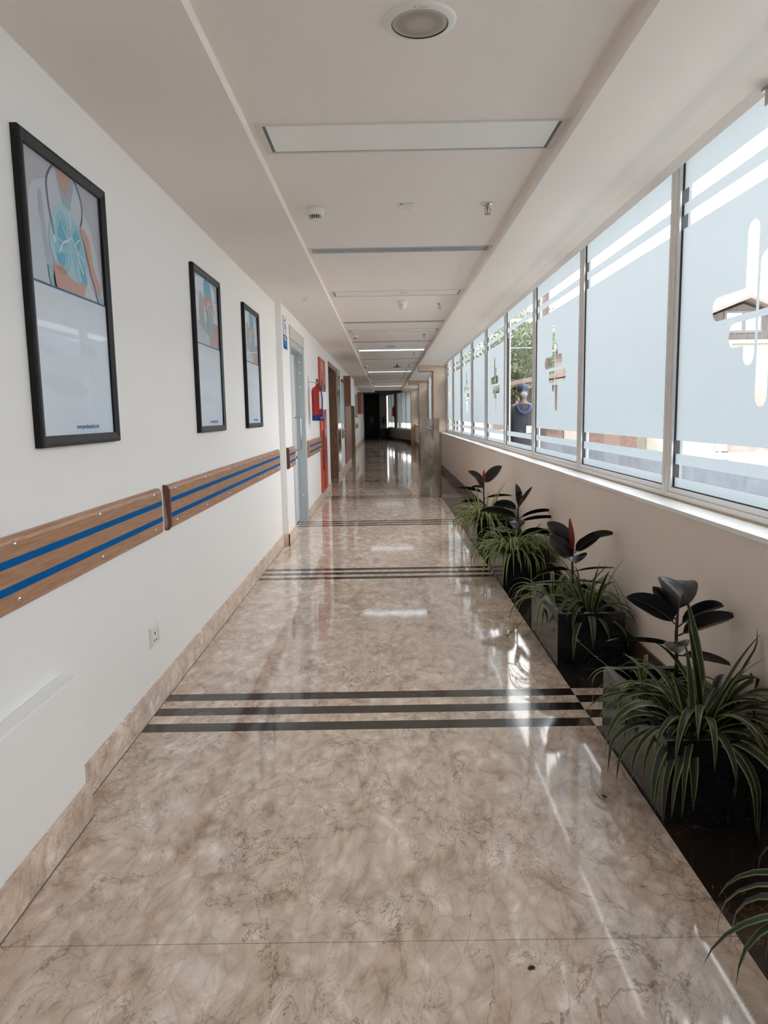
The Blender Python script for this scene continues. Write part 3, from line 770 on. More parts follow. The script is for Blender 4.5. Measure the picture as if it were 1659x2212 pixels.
# ------------------------------------------------------------------ grey door
d1 = MB()
d1.box((PW, 8.42, 2.28), (PW+.012, 9.86, 2.425)); 
o = struct(d1.build('door_1', M['lightgrey'], bevel=.002), 'grey metal door with a long pull handle')
mb = MB(); mb.box((PW-.20, 9.74, 0), (PW+.006, 9.86, 2.28)); mb.box((PW-.20, 8.42, 0), (PW+.004, 8.50, 2.28)); mb.box((PW-.20, 8.50, 2.20), (PW, 9.74, 2.28))
mb.box((PW-.13, 9.70, 0), (PW-.10, 9.74, 2.2)); mb.build('door_frame', M['framegrey'], o, bevel=.003)
leaf = MB().box((PW-.155, 8.505, .01), (PW-.108, 9.735, 2.19)).build('door_leaf', M['doorgrey'], o, bevel=.003)
MB().tube([(PW-.108, 9.55, 1.38), (PW-.05, 9.55, 1.385), (PW-.035, 9.55, 1.36), (PW-.035, 9.55, .98), (PW-.05, 9.55, .955), (PW-.108, 9.55, .96)], .011, 10).build('pull_handle', M['steel'], leaf, smooth=True)
MB().lathe([(.018, 0), (.018, .012)], (PW-.108, 9.60, .86), 14, ax=0).build('lock_cylinder', M['black'], leaf)
MB().box((PW-.108, 8.9, 1.72), (PW-.104, 9.0, 2.02)).build('warning_strip', M['redbright'], leaf)
mb = MB()
for z in (2.1, 1.96, 1.78, .35): mb.lathe([(.012, 0), (.012, -.004)], (PW-.05, 9.738, z), 10, ax=1)
mb.build('frame_bolt', M['white'], o)
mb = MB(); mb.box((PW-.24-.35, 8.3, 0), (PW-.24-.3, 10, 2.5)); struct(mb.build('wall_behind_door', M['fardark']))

# ------------------------------------------------------------------ fire extinguisher
t = thing('fire_extinguisher', 'red fire extinguisher with blue band hanging on the left wall', 'fire extinguisher', (PW, 10.35, 1.33))
cx = .125; R_ = .085
MB().lathe([(R_-.004, .078), (R_, .085), (R_, .41), (R_*.92, .44), (R_*.7, .465), (R_*.35, .482), (.022, .49), (.02, .51)], (cx, 0, 0), 32).build('cylinder', M['red'], t, smooth=True)
MB().lathe([(R_-.01, 0), (R_+.001, .004), (R_+.001, .082), (R_-.01, .086)], (cx, 0, 0), 32).build('blue_band', M['bluep'], t, smooth=True)
v = MB().lathe([(.018, .505), (.024, .515), (.024, .53), (.014, .535), (.014, .575), (.008, .58)], (cx, 0, 0), 14).build('valve', M['brass'], t, smooth=True)
MB().box((cx-.012, -.075, .565), (cx+.012, .03, .575)).box((cx-.01, -.085, .54), (cx+.01, 0, .549)).build('lever', M['black'], v)
MB().lathe([(.016, 0), (.016, .012)], (cx+.0, -.032, .535), 14, ax=1).build('pressure_gauge', M['chrome'], v)
MB().tube([(cx+.01, -.01, .53), (cx+.035, -.06, .515), (cx+.06, -.10, .44), (cx+.075, -.115, .30), (cx+.07, -.11, .18), (cx+.055, -.085, .06)], .0095, 10).build('hose', M['bluep'], t, smooth=True)
MB().lathe([(.014, 0), (.012, .03)], (cx+.052, -.085, .02), 10).build('nozzle', M['redbright'], t)
MB().box((0, -.012, .46), (.003, .012, .62)).box((0, -.004, .535), (cx-.02, .004, .541)).build('wall_bracket', M['steel'], t)
mb = MB(); n = 8; vs = []
for j in range(2):
    for i in range(n+1):
        u = i/n; vs.append((cx+.03+.11*u, -.095-.008*sin(u*5), .40-.24*j+.006*sin(u*7)))
mb.add(vs, [(i, i+1, n+2+i, n+1+i) for i in range(n)]); mb.build('inspection_tag', M['paper'], t)

# ------------------------------------------------------------------ red fire cabinet / riser door
t = thing('fire_cabinet', 'tall narrow red fire riser cabinet on the left wall', 'cabinet', (PW, 11.92, .14))
MB().box((0, 0, 0), (.03, 1.06, 2.20)).build('body', M['redcab'], t, bevel=.004)
MB().box((.03, .42, .02), (.045, .56, 1.45)).build('centre_rail', M['redbright'], t, bevel=.003)
def slot(y0, y1, z0, z1):
    pts = rrect((y0+y1)/2, (z0+z1)/2, y1-y0, z1-z0, min(.07, (y1-y0)/2*.9))
    return MB().prism(pts, 0, .029, .034).build('glazed_slot', M['black'], t)
slot(.14, .36, 1.15, 1.85); slot(.66, .92, 1.15, 1.80); slot(.10, .34, .35, 1.02); slot(.66, .92, .45, 1.05)
for (a_, b_, c_, d_) in ((.17, 1.62, .33, 1.66), (.70, 1.60, .86, 1.64), (.70, .9, .80, 1.04)): MB().box((.034, a_, b_), (.036, c_, d_)).build('white_label', M['paper'], t)
MB().box((.03, .17, 1.96), (.034, .43, 2.16)).build('sign_plate', M['redbright'], t); MB().box((.034, .21, 1.98), (.036, .30, 2.14)).build('sign_symbol', M['paper'], t)

# ------------------------------------------------------------------ dark wood doorway trim, glass strip, boxes
mb = MB()
mb.box((PW-.24, 14.0, 2.33), (PW+.012, 16.15, 2.42)); mb.box((PW-.24, 13.98, 0), (PW+.002, 14.02, 2.42))
mb.box((PW-.24, 16.06, 0), (PW+.014, 16.22, 2.42)); struct(mb.build('trim_wood_doorway', M['midwood'], bevel=.003))
box_obj('door_2', (PW-.24-.6, 16.06, 0), (PW-.24, 16.15, 2.3), M['darkwood'])
t = MB().box((PW+.0005, 16.26, .14), (PW+.02, 17.25, 2.42)).build('glazed_panel', mat('greenish_mirror', (.33, .36, .29), .12, metal=.6), bevel=.003); tag(t, 'narrow greenish glazed panel beside the dark wood doorway', 'glass panel')
t = thing('wall_box', 'reddish wooden bulkhead box high on the left wall, nearer one', 'wall box', (PW, 19.3, 1.66))
MB().box((0, 0, 0), (.17, .04, .76)).build('front_panel', M['redwood'], t, bevel=.002); MB().box((0, .04, 0), (.17, 2.2, .76)).build('box_body', M['wall'], t, bevel=.002)
t = thing('wall_box', 'reddish wooden bulkhead box high on the left wall, farther one', 'wall box', (-1.25, 32.6, 1.45))
MB().box((0, 0, 0), (.17, .04, .95)).build('front_panel', M['redwood'], t, bevel=.002); MB().box((0, .04, 0), (.17, 2.2, .95)).build('box_body', M['redwood'], t, bevel=.002)
t = MB().box((PW+.0005, 19.34, .135), (PW+.03, 22.29, 1.655)).build('wood_panelling', M['midwood'], bevel=.003); tag(t, 'brown wood panelling below the nearer wall box', 'panelling')
t = MB().box((PW+.0005, 17.27, .135), (PW+.03, 17.36, 2.4)).build('wood_post', M['midwood'], bevel=.003); t.location = (0, 1.75, 0); tag(t, 'thin upright wood strip before the nearer wall box', 'wood strip')

# ------------------------------------------------------------------ ceiling fixtures
K = (ZT-1.4)/1.22
def light(y0, y1, label, lit):
    y0 *= K; y1 *= K
    t = thing('ceiling_light', label, 'ceiling light', (.135, (y0+y1)/2, ZT), 0, None)
    hw, hd = .685, (y1-y0)/2
    mb = MB()
    for a, b_, c, d in ((-hw, hw, -hd, -hd+.012), (-hw, hw, hd-.012, hd), (-hw, -hw+.03, -hd+.012, hd-.012), (hw-.03, hw, -hd+.012, hd-.012)):
        mb.box((a, c, -.006), (b_, d, .0))
    mb.build('frame', M['offwhite'], t, bevel=.001)
    MB().box((-hw+.045, -hd+.02, -.0022), (hw-.045, hd-.02, 0)).build('diffuser', M['lit'] if lit else M['panel'], t)
    mb = MB()
    for a, b_, c, d in ((-hw+.03, hw-.03, -hd+.012, -hd+.02), (-hw+.03, hw-.03, hd-.02, hd-.012), (-hw+.03, -hw+.045, -hd+.02, hd-.02), (hw-.045, hw-.03, -hd+.02, hd-.02)):
        mb.box((a, c, -.001), (b_, d, 0))
    mb.build('shadow_gap', M['slotdk'], t)
light(3.25, 3.59, 'unlit rectangular ceiling light panel nearest the camera', 0)
light(7.45, 7.77, 'second unlit ceiling light panel from the camera, with a sensor just beyond', 0)
light(10.75, 11.06, 'third unlit ceiling light panel from the camera', 0)
light(14.0, 14.32, 'lit ceiling light panel, nearest of the glowing ones', 1)
light(17.45, 17.75, 'unlit ceiling light between the first two glowing panels', 0)
light(21.1, 21.4, 'second glowing ceiling light panel from the camera', 1)
light(25.0, 25.3, 'unlit ceiling light beyond the second glowing panel', 0)
light(31.8, 32.1, 'farthest glowing ceiling light panel at the end of the tray', 1)
def vent(y, w, label):
    y *= K
    t = thing('ceiling_vent', label, 'air vent', (.13, y, ZT), 0, None)
    hw = .70
    MB().box((-hw, -w, -.004), (-hw+.025, w, 0)).box((hw-.025, -w, -.004), (hw, w, 0)).box((-hw+.025, -w, -.004), (hw-.025, -w+.006, 0)).box((-hw+.025, w-.006, -.004), (hw-.025, w, 0)).build('frame', M['offwhite'], t)
    MB().box((-hw+.025, -w+.006, -.001), (hw-.025, w-.006, 0)).build('backing', M['slotdk'], t)
    for i in range(3):
        c = (-w+.006) + (2*w-.012)*(i+.5)/3
        MB().box((-hw+.025, c-w*.2, -.0035), (hw-.025, c+w*.2, -.001)).build('slat', M['slot'], t)
for y, lb in ((5.64, 'linear air slot across the ceiling nearest the camera'), (9.91, 'second linear air slot in the ceiling, past the dome sensor'), (12.52, 'third linear air slot in the ceiling'), (16.42, 'linear air slot just beyond the nearest glowing light'), (19.6, 'linear air slot just before the second glowing light'), (23.4, 'distant linear air slot beyond the second glowing light'), (28.0, 'farthest linear air slot in the ceiling')):
    vent(y, .085, lb)
# speaker
def speaker(x, y, label, text=True):
    t = thing('ceiling_speaker', label, 'speaker', (x*K, y*K, ZT), 0, None)
    MB().lathe([(.092, -.012), (.096, -.012), (.110, -.009), (.117, -.004), (.118, 0)], seg=56, cap=False).build('rim', M['white'], t, smooth=True)
    MB().lathe([(.092, -.0115), (.090, -.009), (.089, -.0085)], seg=56, cap=False).build('shadow_ring', M['black'], t)
    g = mat('speaker_mesh', (.42, .38, .34), .6)
    N, L = nodes(g); b = N['Principled BSDF']; tc = N.new('ShaderNodeTexCoord'); vo = N.new('ShaderNodeTexVoronoi'); vo.inputs['Scale'].default_value = 260; vo.inputs['Randomness'].default_value = 0
    L.new(tc.outputs['Object'], vo.inputs['Vector']); r = ramp(N, [(.25, (.10, .08, .07)), (.42, (.52, .47, .42))]); L.new(vo.outputs['Distance'], r.inputs[0]); L.new(r.outputs[0], b.inputs['Base Color'])
    MB().lathe([(.001, -.013), (.04, -.0125), (.075, -.011), (.090, -.0085)], seg=56, cap=False).build('grille', g, t, smooth=True)
    if text:
        # lettering reads from below, on the rim side nearest the camera
        mm = Matrix(((1, 0, 0, .006), (0, -1, 0, -.0985), (0, 0, -1, -.0121), (0, 0, 0, 1)))
        text_mesh('lettering', 'BOSCH', .009, P['crease'], t, mm, .0002)
        MB().lathe([(.0035, -.0124), (.0035, -.0118)], (-.020, -.1020, 0), 16).build('round_logo', P['crease'], t)
    return t
speaker(.127, 2.46, 'round white ceiling speaker with mesh grille at the top of the picture')
speaker(.10, 13.32, 'distant round ceiling speaker before the nearest glowing light', False)
# smoke detectors
def detector(x, y, label, grp='ceiling smoke detectors'):
    t = thing('smoke_detector', label, 'smoke detector', (x*K, y*K, ZT), 0, grp)
    MB().lathe([(.054, 0), (.056, -.012), (.055, -.018), (.052, -.020), (.054, -.022), (.052, -.036), (.045, -.042)], seg=32).build('base', M['white'], t, smooth=True)
    MB().lathe([(.034, -.041), (.028, -.064)], seg=24).build('dark_core', M['black'], t)
    mb = MB()
    for i in range(18):
        a = 2*pi*i/18; mb.tube([(.042*cos(a), .042*sin(a), -.040), (.033*cos(a), .033*sin(a), -.066)], .0021, 5)
    mb.build('cage_bars', M['white'], t); MB().lathe([(.035, -.064), (.033, -.070), (.020, -.074), (.001, -.075)], seg=24).build('cap', M['white'], t, smooth=True)
    return t
dt = detector(-.4, 4.52, 'white smoke detector nearest the camera, left in the ceiling tray')
dup(dt, (-.45*K, 11.46*K, ZT), 'second smoke detector along, beside the third light panel')
dup(dt, (-.48*K, 18.5*K, ZT), 'third smoke detector, past the nearest glowing light')
dup(dt, (-.47*K, 22.3*K, ZT), 'distant smoke detector just past the second glowing light')
dup(dt, (-.47*K, 27.5*K, ZT), 'farthest tiny smoke detector in the ceiling tray')
# small boxes
def jbox(x, y, label):
    t = thing('junction_cover', label, 'ceiling cover', (x*K, y*K, ZT), 0, 'small ceiling covers')
    MB().box((-.045, -.04, -.016), (.045, .04, 0)).build('cover', M['white'], t, bevel=.004)
    MB().lathe([(.004, 0), (.004, -.003)], (-.03, -.041, -.008), 8, ax=1).build('indicator', M['black'], t)
    return t
j = jbox(.14, 4.48, 'small flat white cover between smoke detector and sprinkler'); dup(j, (.09*K, 11.42*K, ZT), 'second small flat ceiling cover, beyond the third light')
# sprinklers
def sprinkler(x, y, label):
    t = thing('sprinkler', label, 'sprinkler', (x*K, y*K, ZT), 0, 'ceiling sprinklers')
    MB().lathe([(.036, 0), (.037, -.004), (.030, -.008), (.014, -.012)], seg=24).build('escutcheon', M['chrome'], t, smooth=True)
    MB().lathe([(.012, -.008), (.013, -.02), (.010, -.026), (.004, -.03)], seg=14).tube([(.012, 0, -.022), (.018, 0, -.035), (.014, 0, -.052), (.004, 0, -.060)], .003, 6).tube([(-.012, 0, -.022), (-.018, 0, -.035), (-.014, 0, -.052), (-.004, 0, -.060)], .003, 6).build('body', M['steel'], t)
    MB().tube([(0, 0, -.026), (0, 0, -.056)], .003, 8).build('glass_bulb', M['redbright'], t); MB().lathe([(.018, -.060), (.018, -.063), (.003, -.064)], seg=16).build('deflector', M['steel'], t)
    return t
sp = sprinkler(.62, 4.49, 'chrome sprinkler head nearest the camera, right in the ceiling tray')
for x, y, lb in ((.62, 8.35, 'second sprinkler head, right of the white dome sensor'), (.61, 11.44, 'third sprinkler head, beyond the third light panel'), (.59, 14.9, 'fourth sprinkler head, past the nearest glowing light'), (.59, 18.46, 'fifth sprinkler head, right of the dark ceiling fitting'), (.59, 20.4, 'sixth sprinkler head, just before the second glowing light'), (.59, 22.2, 'seventh sprinkler head, past the second glowing light'), (.59, 24.4, 'eighth tiny sprinkler head in the far ceiling'), (.59, 27., 'farthest tiny sprinkler head in the ceiling')):
    dup(sp, (x*K, y*K, ZT), lb)
# dome sensor
t = thing('dome_sensor', 'white cup shaped sensor hanging from the ceiling past the second light', 'sensor', (.2*K, 8.13*K, ZT))
MB().lathe([(.055, 0), (.057, -.008), (.05, -.012)], seg=28).build('base', M['white'], t, smooth=True); MB().lathe([(.05, -.010), (.048, -.04), (.038, -.075), (.02, -.092), (.001, -.095)], seg=28).build('dome', M['white'], t, smooth=True)
MB().box((-.018, -.0475, -.055), (.006, -.044, -.032)).build('label_plate', M['slot'], t)
t = thing('ceiling_disc', 'flat white disc on the second ceiling light panel', 'ceiling cover', (.2*K, 7.62*K, ZT-.007)); MB().lathe([(.05, 0), (.048, -.006), (.001, -.008)], seg=24).build('disc', M['white'], t)
t = thing('ceiling_projector', 'dark fitting hanging in the ceiling tray between glowing lights', 'ceiling fitting', (.3*K, 18.3*K, ZT))
MB().box((-.11, -.06, -.10), (.11, .06, -.075)).build('plate', M['offwhite'], t, bevel=.004); MB().box((-.09, -.04, -.075), (.09, .04, -.055)).tube([(0, 0, -.06), (0, 0, 0)], .02).build('bracket', M['black'], t)
t = tag(MB().box((-.82, 7.6, H-.01), (-.78, 7.7, H)).lathe([(.004, H-.012), (.004, H-.008)], (-.79, 7.65, 0)).build('patch_plate', M['offwhite']), 'small patch on the left ceiling soffit above the grey door', 'ceiling patch')

# ------------------------------------------------------------------ planters and plants
def planter(y0, label):
    t = thing('planter_box', label, 'planter', (.925, y0, 0), 0, None)
    W_, L_, h, th = .37, .72, .30, .035
    mb = MB()
    mb.box((0, 0, 0), (th, L_, h)); mb.box((W_-th, 0, 0), (W_, L_, h)); mb.box((th, 0, 0), (W_-th, th, h)); mb.box((th, L_-th, 0), (W_-th, L_, h)); mb.box((th, th, 0), (W_-th, L_-th, .03))
    mb.build('box', M['granite'], t, bevel=.002)
    # soil with a lumpy top
    n = 10; m2 = 16; vs = []
    for j in range(m2+1):
        for i in range(n+1):
            vs.append((th+(W_-2*th)*i/n, th+(L_-2*th)*j/m2, .225+.02*random.random()))
    fs = [(j*(n+1)+i, j*(n+1)+i+1, (j+1)*(n+1)+i+1, (j+1)*(n+1)+i) for j in range(m2) for i in range(n)]
    MB().add(vs, fs).build('soil', M['soil'], t, smooth=True)
    return t
PY = [.9, 2.32, 3.88, 5.75, 7.45]
planter(PY[0], 'black granite planter mostly outside the lower right corner')
planter(PY[1], 'nearest full black granite planter, by the striped floor band')
planter(PY[2], 'black granite planter second along, with red-tipped rubber plant')
planter(PY[3], 'black granite planter third along the window wall')
planter(PY[4], 'farthest black granite planter along the window wall')

def rubber_leaf(mb, base, az, el, L_, w, droop=.5, roll=0, fold=.35, n=12):
    p = Vector(base); rows = []
    # petiole
    d = Vector((cos(el)*cos(az), cos(el)*sin(az), sin(el)))
    mb.tube([p, p+d*.025], .0035, 6, 1); p = p+d*.025
    for i in range(n+1):
        t = i/n
        d = Vector((cos(el)*cos(az), cos(el)*sin(az), sin(el)))
        wd = w*.5*(max(0, 1-abs(2*t**.9-1)**2.3))**.8*(1-.15*t) + (.0015 if t < 1 else .0)
        side0 = Vector((-sin(az), cos(az), 0)); n0 = side0.cross(d).normalized()*-1
        n0 = d.cross(side0)*-1 if False else (side0.cross(d)*-1)
        if n0.z < 0: n0 = -n0
        side = side0*cos(roll)+n0*sin(roll); nn = n0*cos(roll)-side0*sin(roll)
        f = fold
        rows.append([p-side*wd+nn*wd*f, p-side*wd*.5+nn*wd*f*.35, p, p+side*wd*.5+nn*wd*f*.35, p+side*wd+nn*wd*f])
        p = p+d*(L_/n); el -= droop/n
    o = len(mb.v)
    for r in rows: mb.v += [clampv(q) for q in r]
    for i in range(n):
        for k in range(4):
            a = o+i*5+k; mb.f.append((a, a+1, a+6, a+5)); mb.m.append(0)
    mb.tube([r[2]+Vector((0, 0, .0006)) for r in rows], [.0025*(1-.7*i/n) for i in range(n+1)], 5, 1)

def rubber_plant(x, y, h, leaves, label, bud=None, z0=.23):
    CL[0] = 1.372-x; CL[1] = -z0+.01
    t = thing('rubber_plant', label, 'plant', (x, y, z0), 0, 'dark rubber plants in the planters')
    MB().tube([(0, 0, -.02), (.004, .003, h*.4), (-.003, 0, h*.75), (0, 0, h)], [.009, .008, .007, .005], 8).build('stem', M['stemdk'], t, smooth=True)
    for (hz, az, el, L_, w, dr, ro) in leaves:
        mb = MB(); rubber_leaf(mb, (0, 0, hz*h), radians(az), radians(el), L_, w, dr, ro)
        lo = mb.build('leaf', [M['rubber'], M['rubberrib']], t, smooth=True)
    if bud:
        L_, lean = bud
        mb = MB(); n = 8
        mb.tube([(lean*i/n*L_, 0, h+L_*i/n) for i in range(n+1)], [.005+.013*sin(pi*min(1, (i/n)**.8))*(1 if i < n else 0) for i in range(n+1)], 8).build('leaf_sheath', M['bud'], t, smooth=True)
    return t
# azimuth: 0=+X (to window), 90=+Y (away), 180=-X (left), 270=towards camera
rubber_plant(1.165, 2.86, .36, [(.98, 112, 66, .15, .125, .7, .1), (.97, 55, 58, .165, .135, .9, -.1), (.84, 178, 42, .22, .105, .5, 1.0), (.88, 165, 58, .15, .09, .1, .9), (.82, 5, 36, .19, .10, .6, -1.0), (.72, 350, 26, .22, .12, .2, -.9), (.66, 250, 6, .14, .10, .3, .2), (.60, 183, 12, .27, .09, .25, .35), (.5, 350, -5, .20, .08, .2, .2)], 'rubber plant with the broadest dark leaves, nearest in view', None)
rubber_plant(1.12, 4.34, .34, [(.98, 170, 55, .21, .12, .3, 1.1), (.97, 8, 38, .27, .085, .8, -.9), (.92, 350, 42, .17, .09, .3, -1.1), (.88, 262, 14, .13, .15, .9, 0), (.78, 172, 46, .19, .12, -.2, 1.0), (.62, 180, 4, .20, .09, .5, .4), (.60, 0, 8, .25, .07, .2, -.2), (.40, 185, 4, .28, .06, .25, .1), (.42, 10, -4, .22, .05, .2, 0)], 'rubber plant with a long red leaf sheath at its top', (.19, -.12))
rubber_plant(1.11, 6.12, .38, [(.97, 130, 84, .18, .10, .1, .1), (.97, 10, 52, .19, .07, -.1, -.9), (.93, 30, 76, .13, .09, .1, -.9), (.90, 170, 32, .20, .10, .9, .9), (.72, 178, 24, .32, .11, .5, .7), (.72, 2, 22, .30, .08, .5, -.6), (.64, 350, 14, .34, .085, .35, -.5), (.68, 255, -5, .14, .14, .6, 0), (.30, 355, 25, .28, .11, 1.0, -.7), (.30, 185, 10, .28, .09, .6, .7)], 'rubber plant with many slender spreading dark leaves, third along', (.07, .5))
rubber_plant(1.05, 7.85, .42, [(.97, 5, 46, .25, .15, .1, -1.1), (.97, 172, 50, .20, .09, .5, 1.0), (.80, 165, 60, .16, .08, .1, .9), (.74, 180, 14, .30, .10, .2, .5), (.6, 0, 8, .29, .09, .2, -.4), (.5, 183, 4, .26, .10, .3, .5), (.86, 185, 10, .12, .07, .2, .5)], 'smallest looking rubber plant, farthest along the windows', (.14, 0))

def tuft(mb, c, r, n=9, L_=.05, w=.006, mats=(0, 1)):
    for i in range(n):
        arc_leaf(mb, c, 2*pi*i/n+random.random()*.4, random.uniform(-.2, .9), L_*random.uniform(.7, 1.1), w, 1.6, 5, mats)
def spider(x, y, n, L0, L1, w, label, mats, seedv, biasx=0, z0=.235, upright=0, runners=(), el=(.35, 1.35), dr=(1.8, 3.2), rad=.03, azs=None):
    random.seed(seedv)
    CL[0] = 1.366-x; CL[1] = -z0+.004
    t = thing('spider_plant', label, 'plant', (x, y, z0), 0, 'variegated spider plants in the planters')
    mb = MB()
    for i in range(n):
        a = 2*pi*(i*.61803) if azs is None else radians(random.uniform(*azs))
        a += random.uniform(-.3, .3)
        r0 = rad*random.random()
        e = random.uniform(*el)
        if i < upright: e = random.uniform(1.15, 1.45); d_ = random.uniform(.3, .9)
        else: d_ = random.uniform(*dr)
        L_ = random.uniform(L0, L1)
        arc_leaf(mb, (r0*cos(a), r0*sin(a), 0), a, e, L_, w*random.uniform(.75, 1.15), d_, 12, (0, 1), edge=.17, fold=random.uniform(.15, .45), twist=random.uniform(-.5, .5), curl=random.uniform(-.35, .35))
    mb.build('foliage', mats, t, smooth=True)
    for pts in runners:
        mb = MB(); c3 = []
        q = [Vector(p) for p in pts]
        for i in range(len(q)-1):
            p_0, p_1, p_2, p_3 = q[max(i-1, 0)], q[i], q[i+1], q[min(i+2, len(q)-1)]
            for k in range(6):
                s = k/6; c3.append(.5*((2*p_1)+(-p_0+p_2)*s+(2*p_0-5*p_1+4*p_2-p_3)*s*s+(-p_0+3*p_1-3*p_2+p_3)*s**3))
        c3.append(q[-1]); mb.tube(c3, .0016, 5, 0)
        for k in range(6, len(c3)-1, 7): tuft(mb, c3[k], 0, 3, .018, .003, (0, 0))
        tuft(mb, c3[-1], 0, 7, .028, .005, (0, 0)); mb.build('runner', [M['runner']], t)
    return t
V1 = [M['lgreen'], M['lyellow']]; V2 = [M['lcream'], M['lgreen2']]; V3 = [M['lgreen2'], M['lcream']]
# nearest planter
spider(1.09, 2.50, 64, .30, .52, .031, 'broad-leaved variegated spider plant at the front of the nearest planter', V1, 11, upright=5, runners=([(0,0,.02),(-.12,.1,.10),(-.20,.45,.12),(-.26,.62,.16)],), dr=(2.4, 3.8), rad=.06)
spider(1.19, 2.62, 34, .34, .52, .030, 'variegated spider plant against the wall in the nearest planter', V1, 12, upright=4, dr=(1.6, 3.1), el=(.45, 1.3), rad=.05)
spider(1.04, 2.85, 24, .22, .38, .014, 'small narrow spider plant at the back left of the nearest planter', V3, 13)
# second planter
spider(1.13, 4.04, 34, .26, .44, .029, 'broad cream-edged spider plant at the front of the second planter', V1, 21, upright=6, dr=(2.0, 3.6), rad=.05, runners=([(0,0,0),(.12,.1,.12),(.2,.2,.16),(.23,.15,.06),(.235,.1,-.04)], [(0,0,0),(.1,.2,.14),(.2,.25,.18),(.225,.05,.10),(.225,-.05,.04)]))
spider(1.01, 4.40, 48, .26, .42, .017, 'narrow spider plant trailing a runner over the floor edge', V3, 22, dr=(2.2, 3.5), rad=.05, runners=([(0,0,0),(-.1,-.05,.06),(-.18,-.1,-.06),(-.25,-.16,-.12),(-.31,-.2,-.15)], [(0,0,0),(-.08,-.05,.08),(-.13,-.1,0),(-.15,-.16,-.14)]))
spider(1.20, 4.46, 30, .26, .42, .013, 'wispy spider plant by the wall in the second planter', V3, 23, dr=(1.2, 2.6), rad=.05)
# third planter
spider(1.03, 5.93, 170, .30, .50, .018, 'dense fine-leaved spider plant filling the third planter', V2, 31, dr=(2.4, 4.0), rad=.12, el=(.5, 1.4))
spider(1.17, 6.22, 90, .26, .46, .016, 'fine spider plant on the wall side of the third planter', V3, 32, dr=(1.6, 3.4), rad=.10)
# fourth planter
spider(1.03, 7.66, 160, .32, .52, .019, 'dense pale green spider plant in the farthest planter', V2, 41, dr=(2.2, 3.8), rad=.12, upright=10, el=(.5, 1.4), runners=([(0,0,0),(-.12,-.05,.05),(-.17,-.1,-.08),(-.2,-.12,-.12)],))
spider(1.16, 7.92, 90, .28, .48, .016, 'darker green spider plant by the wall in the farthest planter', V3, 42, dr=(1.6, 3.2), rad=.10)
# corner planter
spider(1.05, 1.36, 40, .30, .50, .028, 'spider plant of which only leaf tips enter the lower right corner', V1, 51, dr=(2.2, 3.4))
random.seed(5)

# dry leaf scraps on the floor
for (x, y, lb) in ((.345, 1.68, 'dark dried leaf scrap on the floor at lower middle'), (.775, 2.50, 'small dark scrap on the floor left of the nearest planter')):
    mb = MB()
    for i in range(6):
        a = random.random()*6.28; r = random.random()*.008; s = random.uniform(.003, .006)
        mb.lathe([(s*.4, 0), (s, s*.3), (s*.5, s*.6)], (r*cos(a), r*sin(a), 0), 6)
    o = mb.build('leaf_scrap', M['stemdk']); o.location = (x, y, .0005); tag(o, lb, 'leaf scrap')

# ------------------------------------------------------------------ added panel filling a smeared patch of mid corridor, no real glass
sm = bpy.data.materials.new('smear_fill'); sm.use_nodes = True
N, L = nodes(sm); b = N['Principled BSDF']; out = N['Material Output']
b.inputs['Roughness'].default_value = .35
tc = N.new('ShaderNodeTexCoord'); mp = N.new('ShaderNodeMapping'); mp.inputs['Scale'].default_value = (3, 1, 1.3); L.new(tc.outputs['Object'], mp.inputs[0])
nz = N.new('ShaderNodeTexNoise'); nz.inputs['Scale'].default_value = 2.2; nz.inputs['Detail'].default_value = 4; nz.inputs['Distortion'].default_value = .8; L.new(mp.outputs[0], nz.inputs['Vector'])
r = ramp(N, [(.32, (.12, .11, .085)), (.45, (.26, .23, .19)), (.56, (.40, .35, .33)), (.68, (.46, .44, .41))]); L.new(nz.outputs[0], r.inputs[0]); L.new(r.outputs[0], b.inputs['Base Color'])
tr = N.new('ShaderNodeBsdfTransparent'); tr.inputs[0].default_value = (.85, .87, .82, 1)
mx = N.new('ShaderNodeMixShader'); mx.inputs[0].default_value = .42; L.new(tr.outputs[0], mx.inputs[1]); L.new(b.outputs[0], mx.inputs[2]); L.new(mx.outputs[0], out.inputs[0])
t = thing('smear_panel', 'added translucent panel standing in for a blurry smear beside the window wall beyond the planters', 'glass panel', (.55, 12.25, 0))
MB().box((.02, 0, .005), (.34, .012, 1.32)).build('pane', sm, t)
MB().box((.34, -.006, 0), (.365, .018, 1.10)).build('edge_post', mat('brown_panel_edge', (.14, .10, .08), .4), t)

# ------------------------------------------------------------------ outside
gm = mat('pale_dusty_ground', (.50, .47, .42), .95, var=.25, scale=1.2)
g = MB().quad((2.0, -40, -.05), (160, -40, -.05), (160, 170, -.05), (2.0, 170, -.05)).build('ground_outside', gm); struct(g)
# low parapet
pm_ = mat('weathered_concrete', (.13, .155, .19), .9, var=.35, scale=5)
t = thing('parapet_wall', 'low weathered concrete wall outside below the windows', 'wall', (4.1, -6, 0))
MB().box((0, 0, -.05), (.25, 30, .66)).build('wall_body', pm_, t); MB().box((-.03, 0, .66), (.28, 12.5, .70)).build('coping', mat('pale_coping', (.35, .35, .33), .8, var=.1), t)
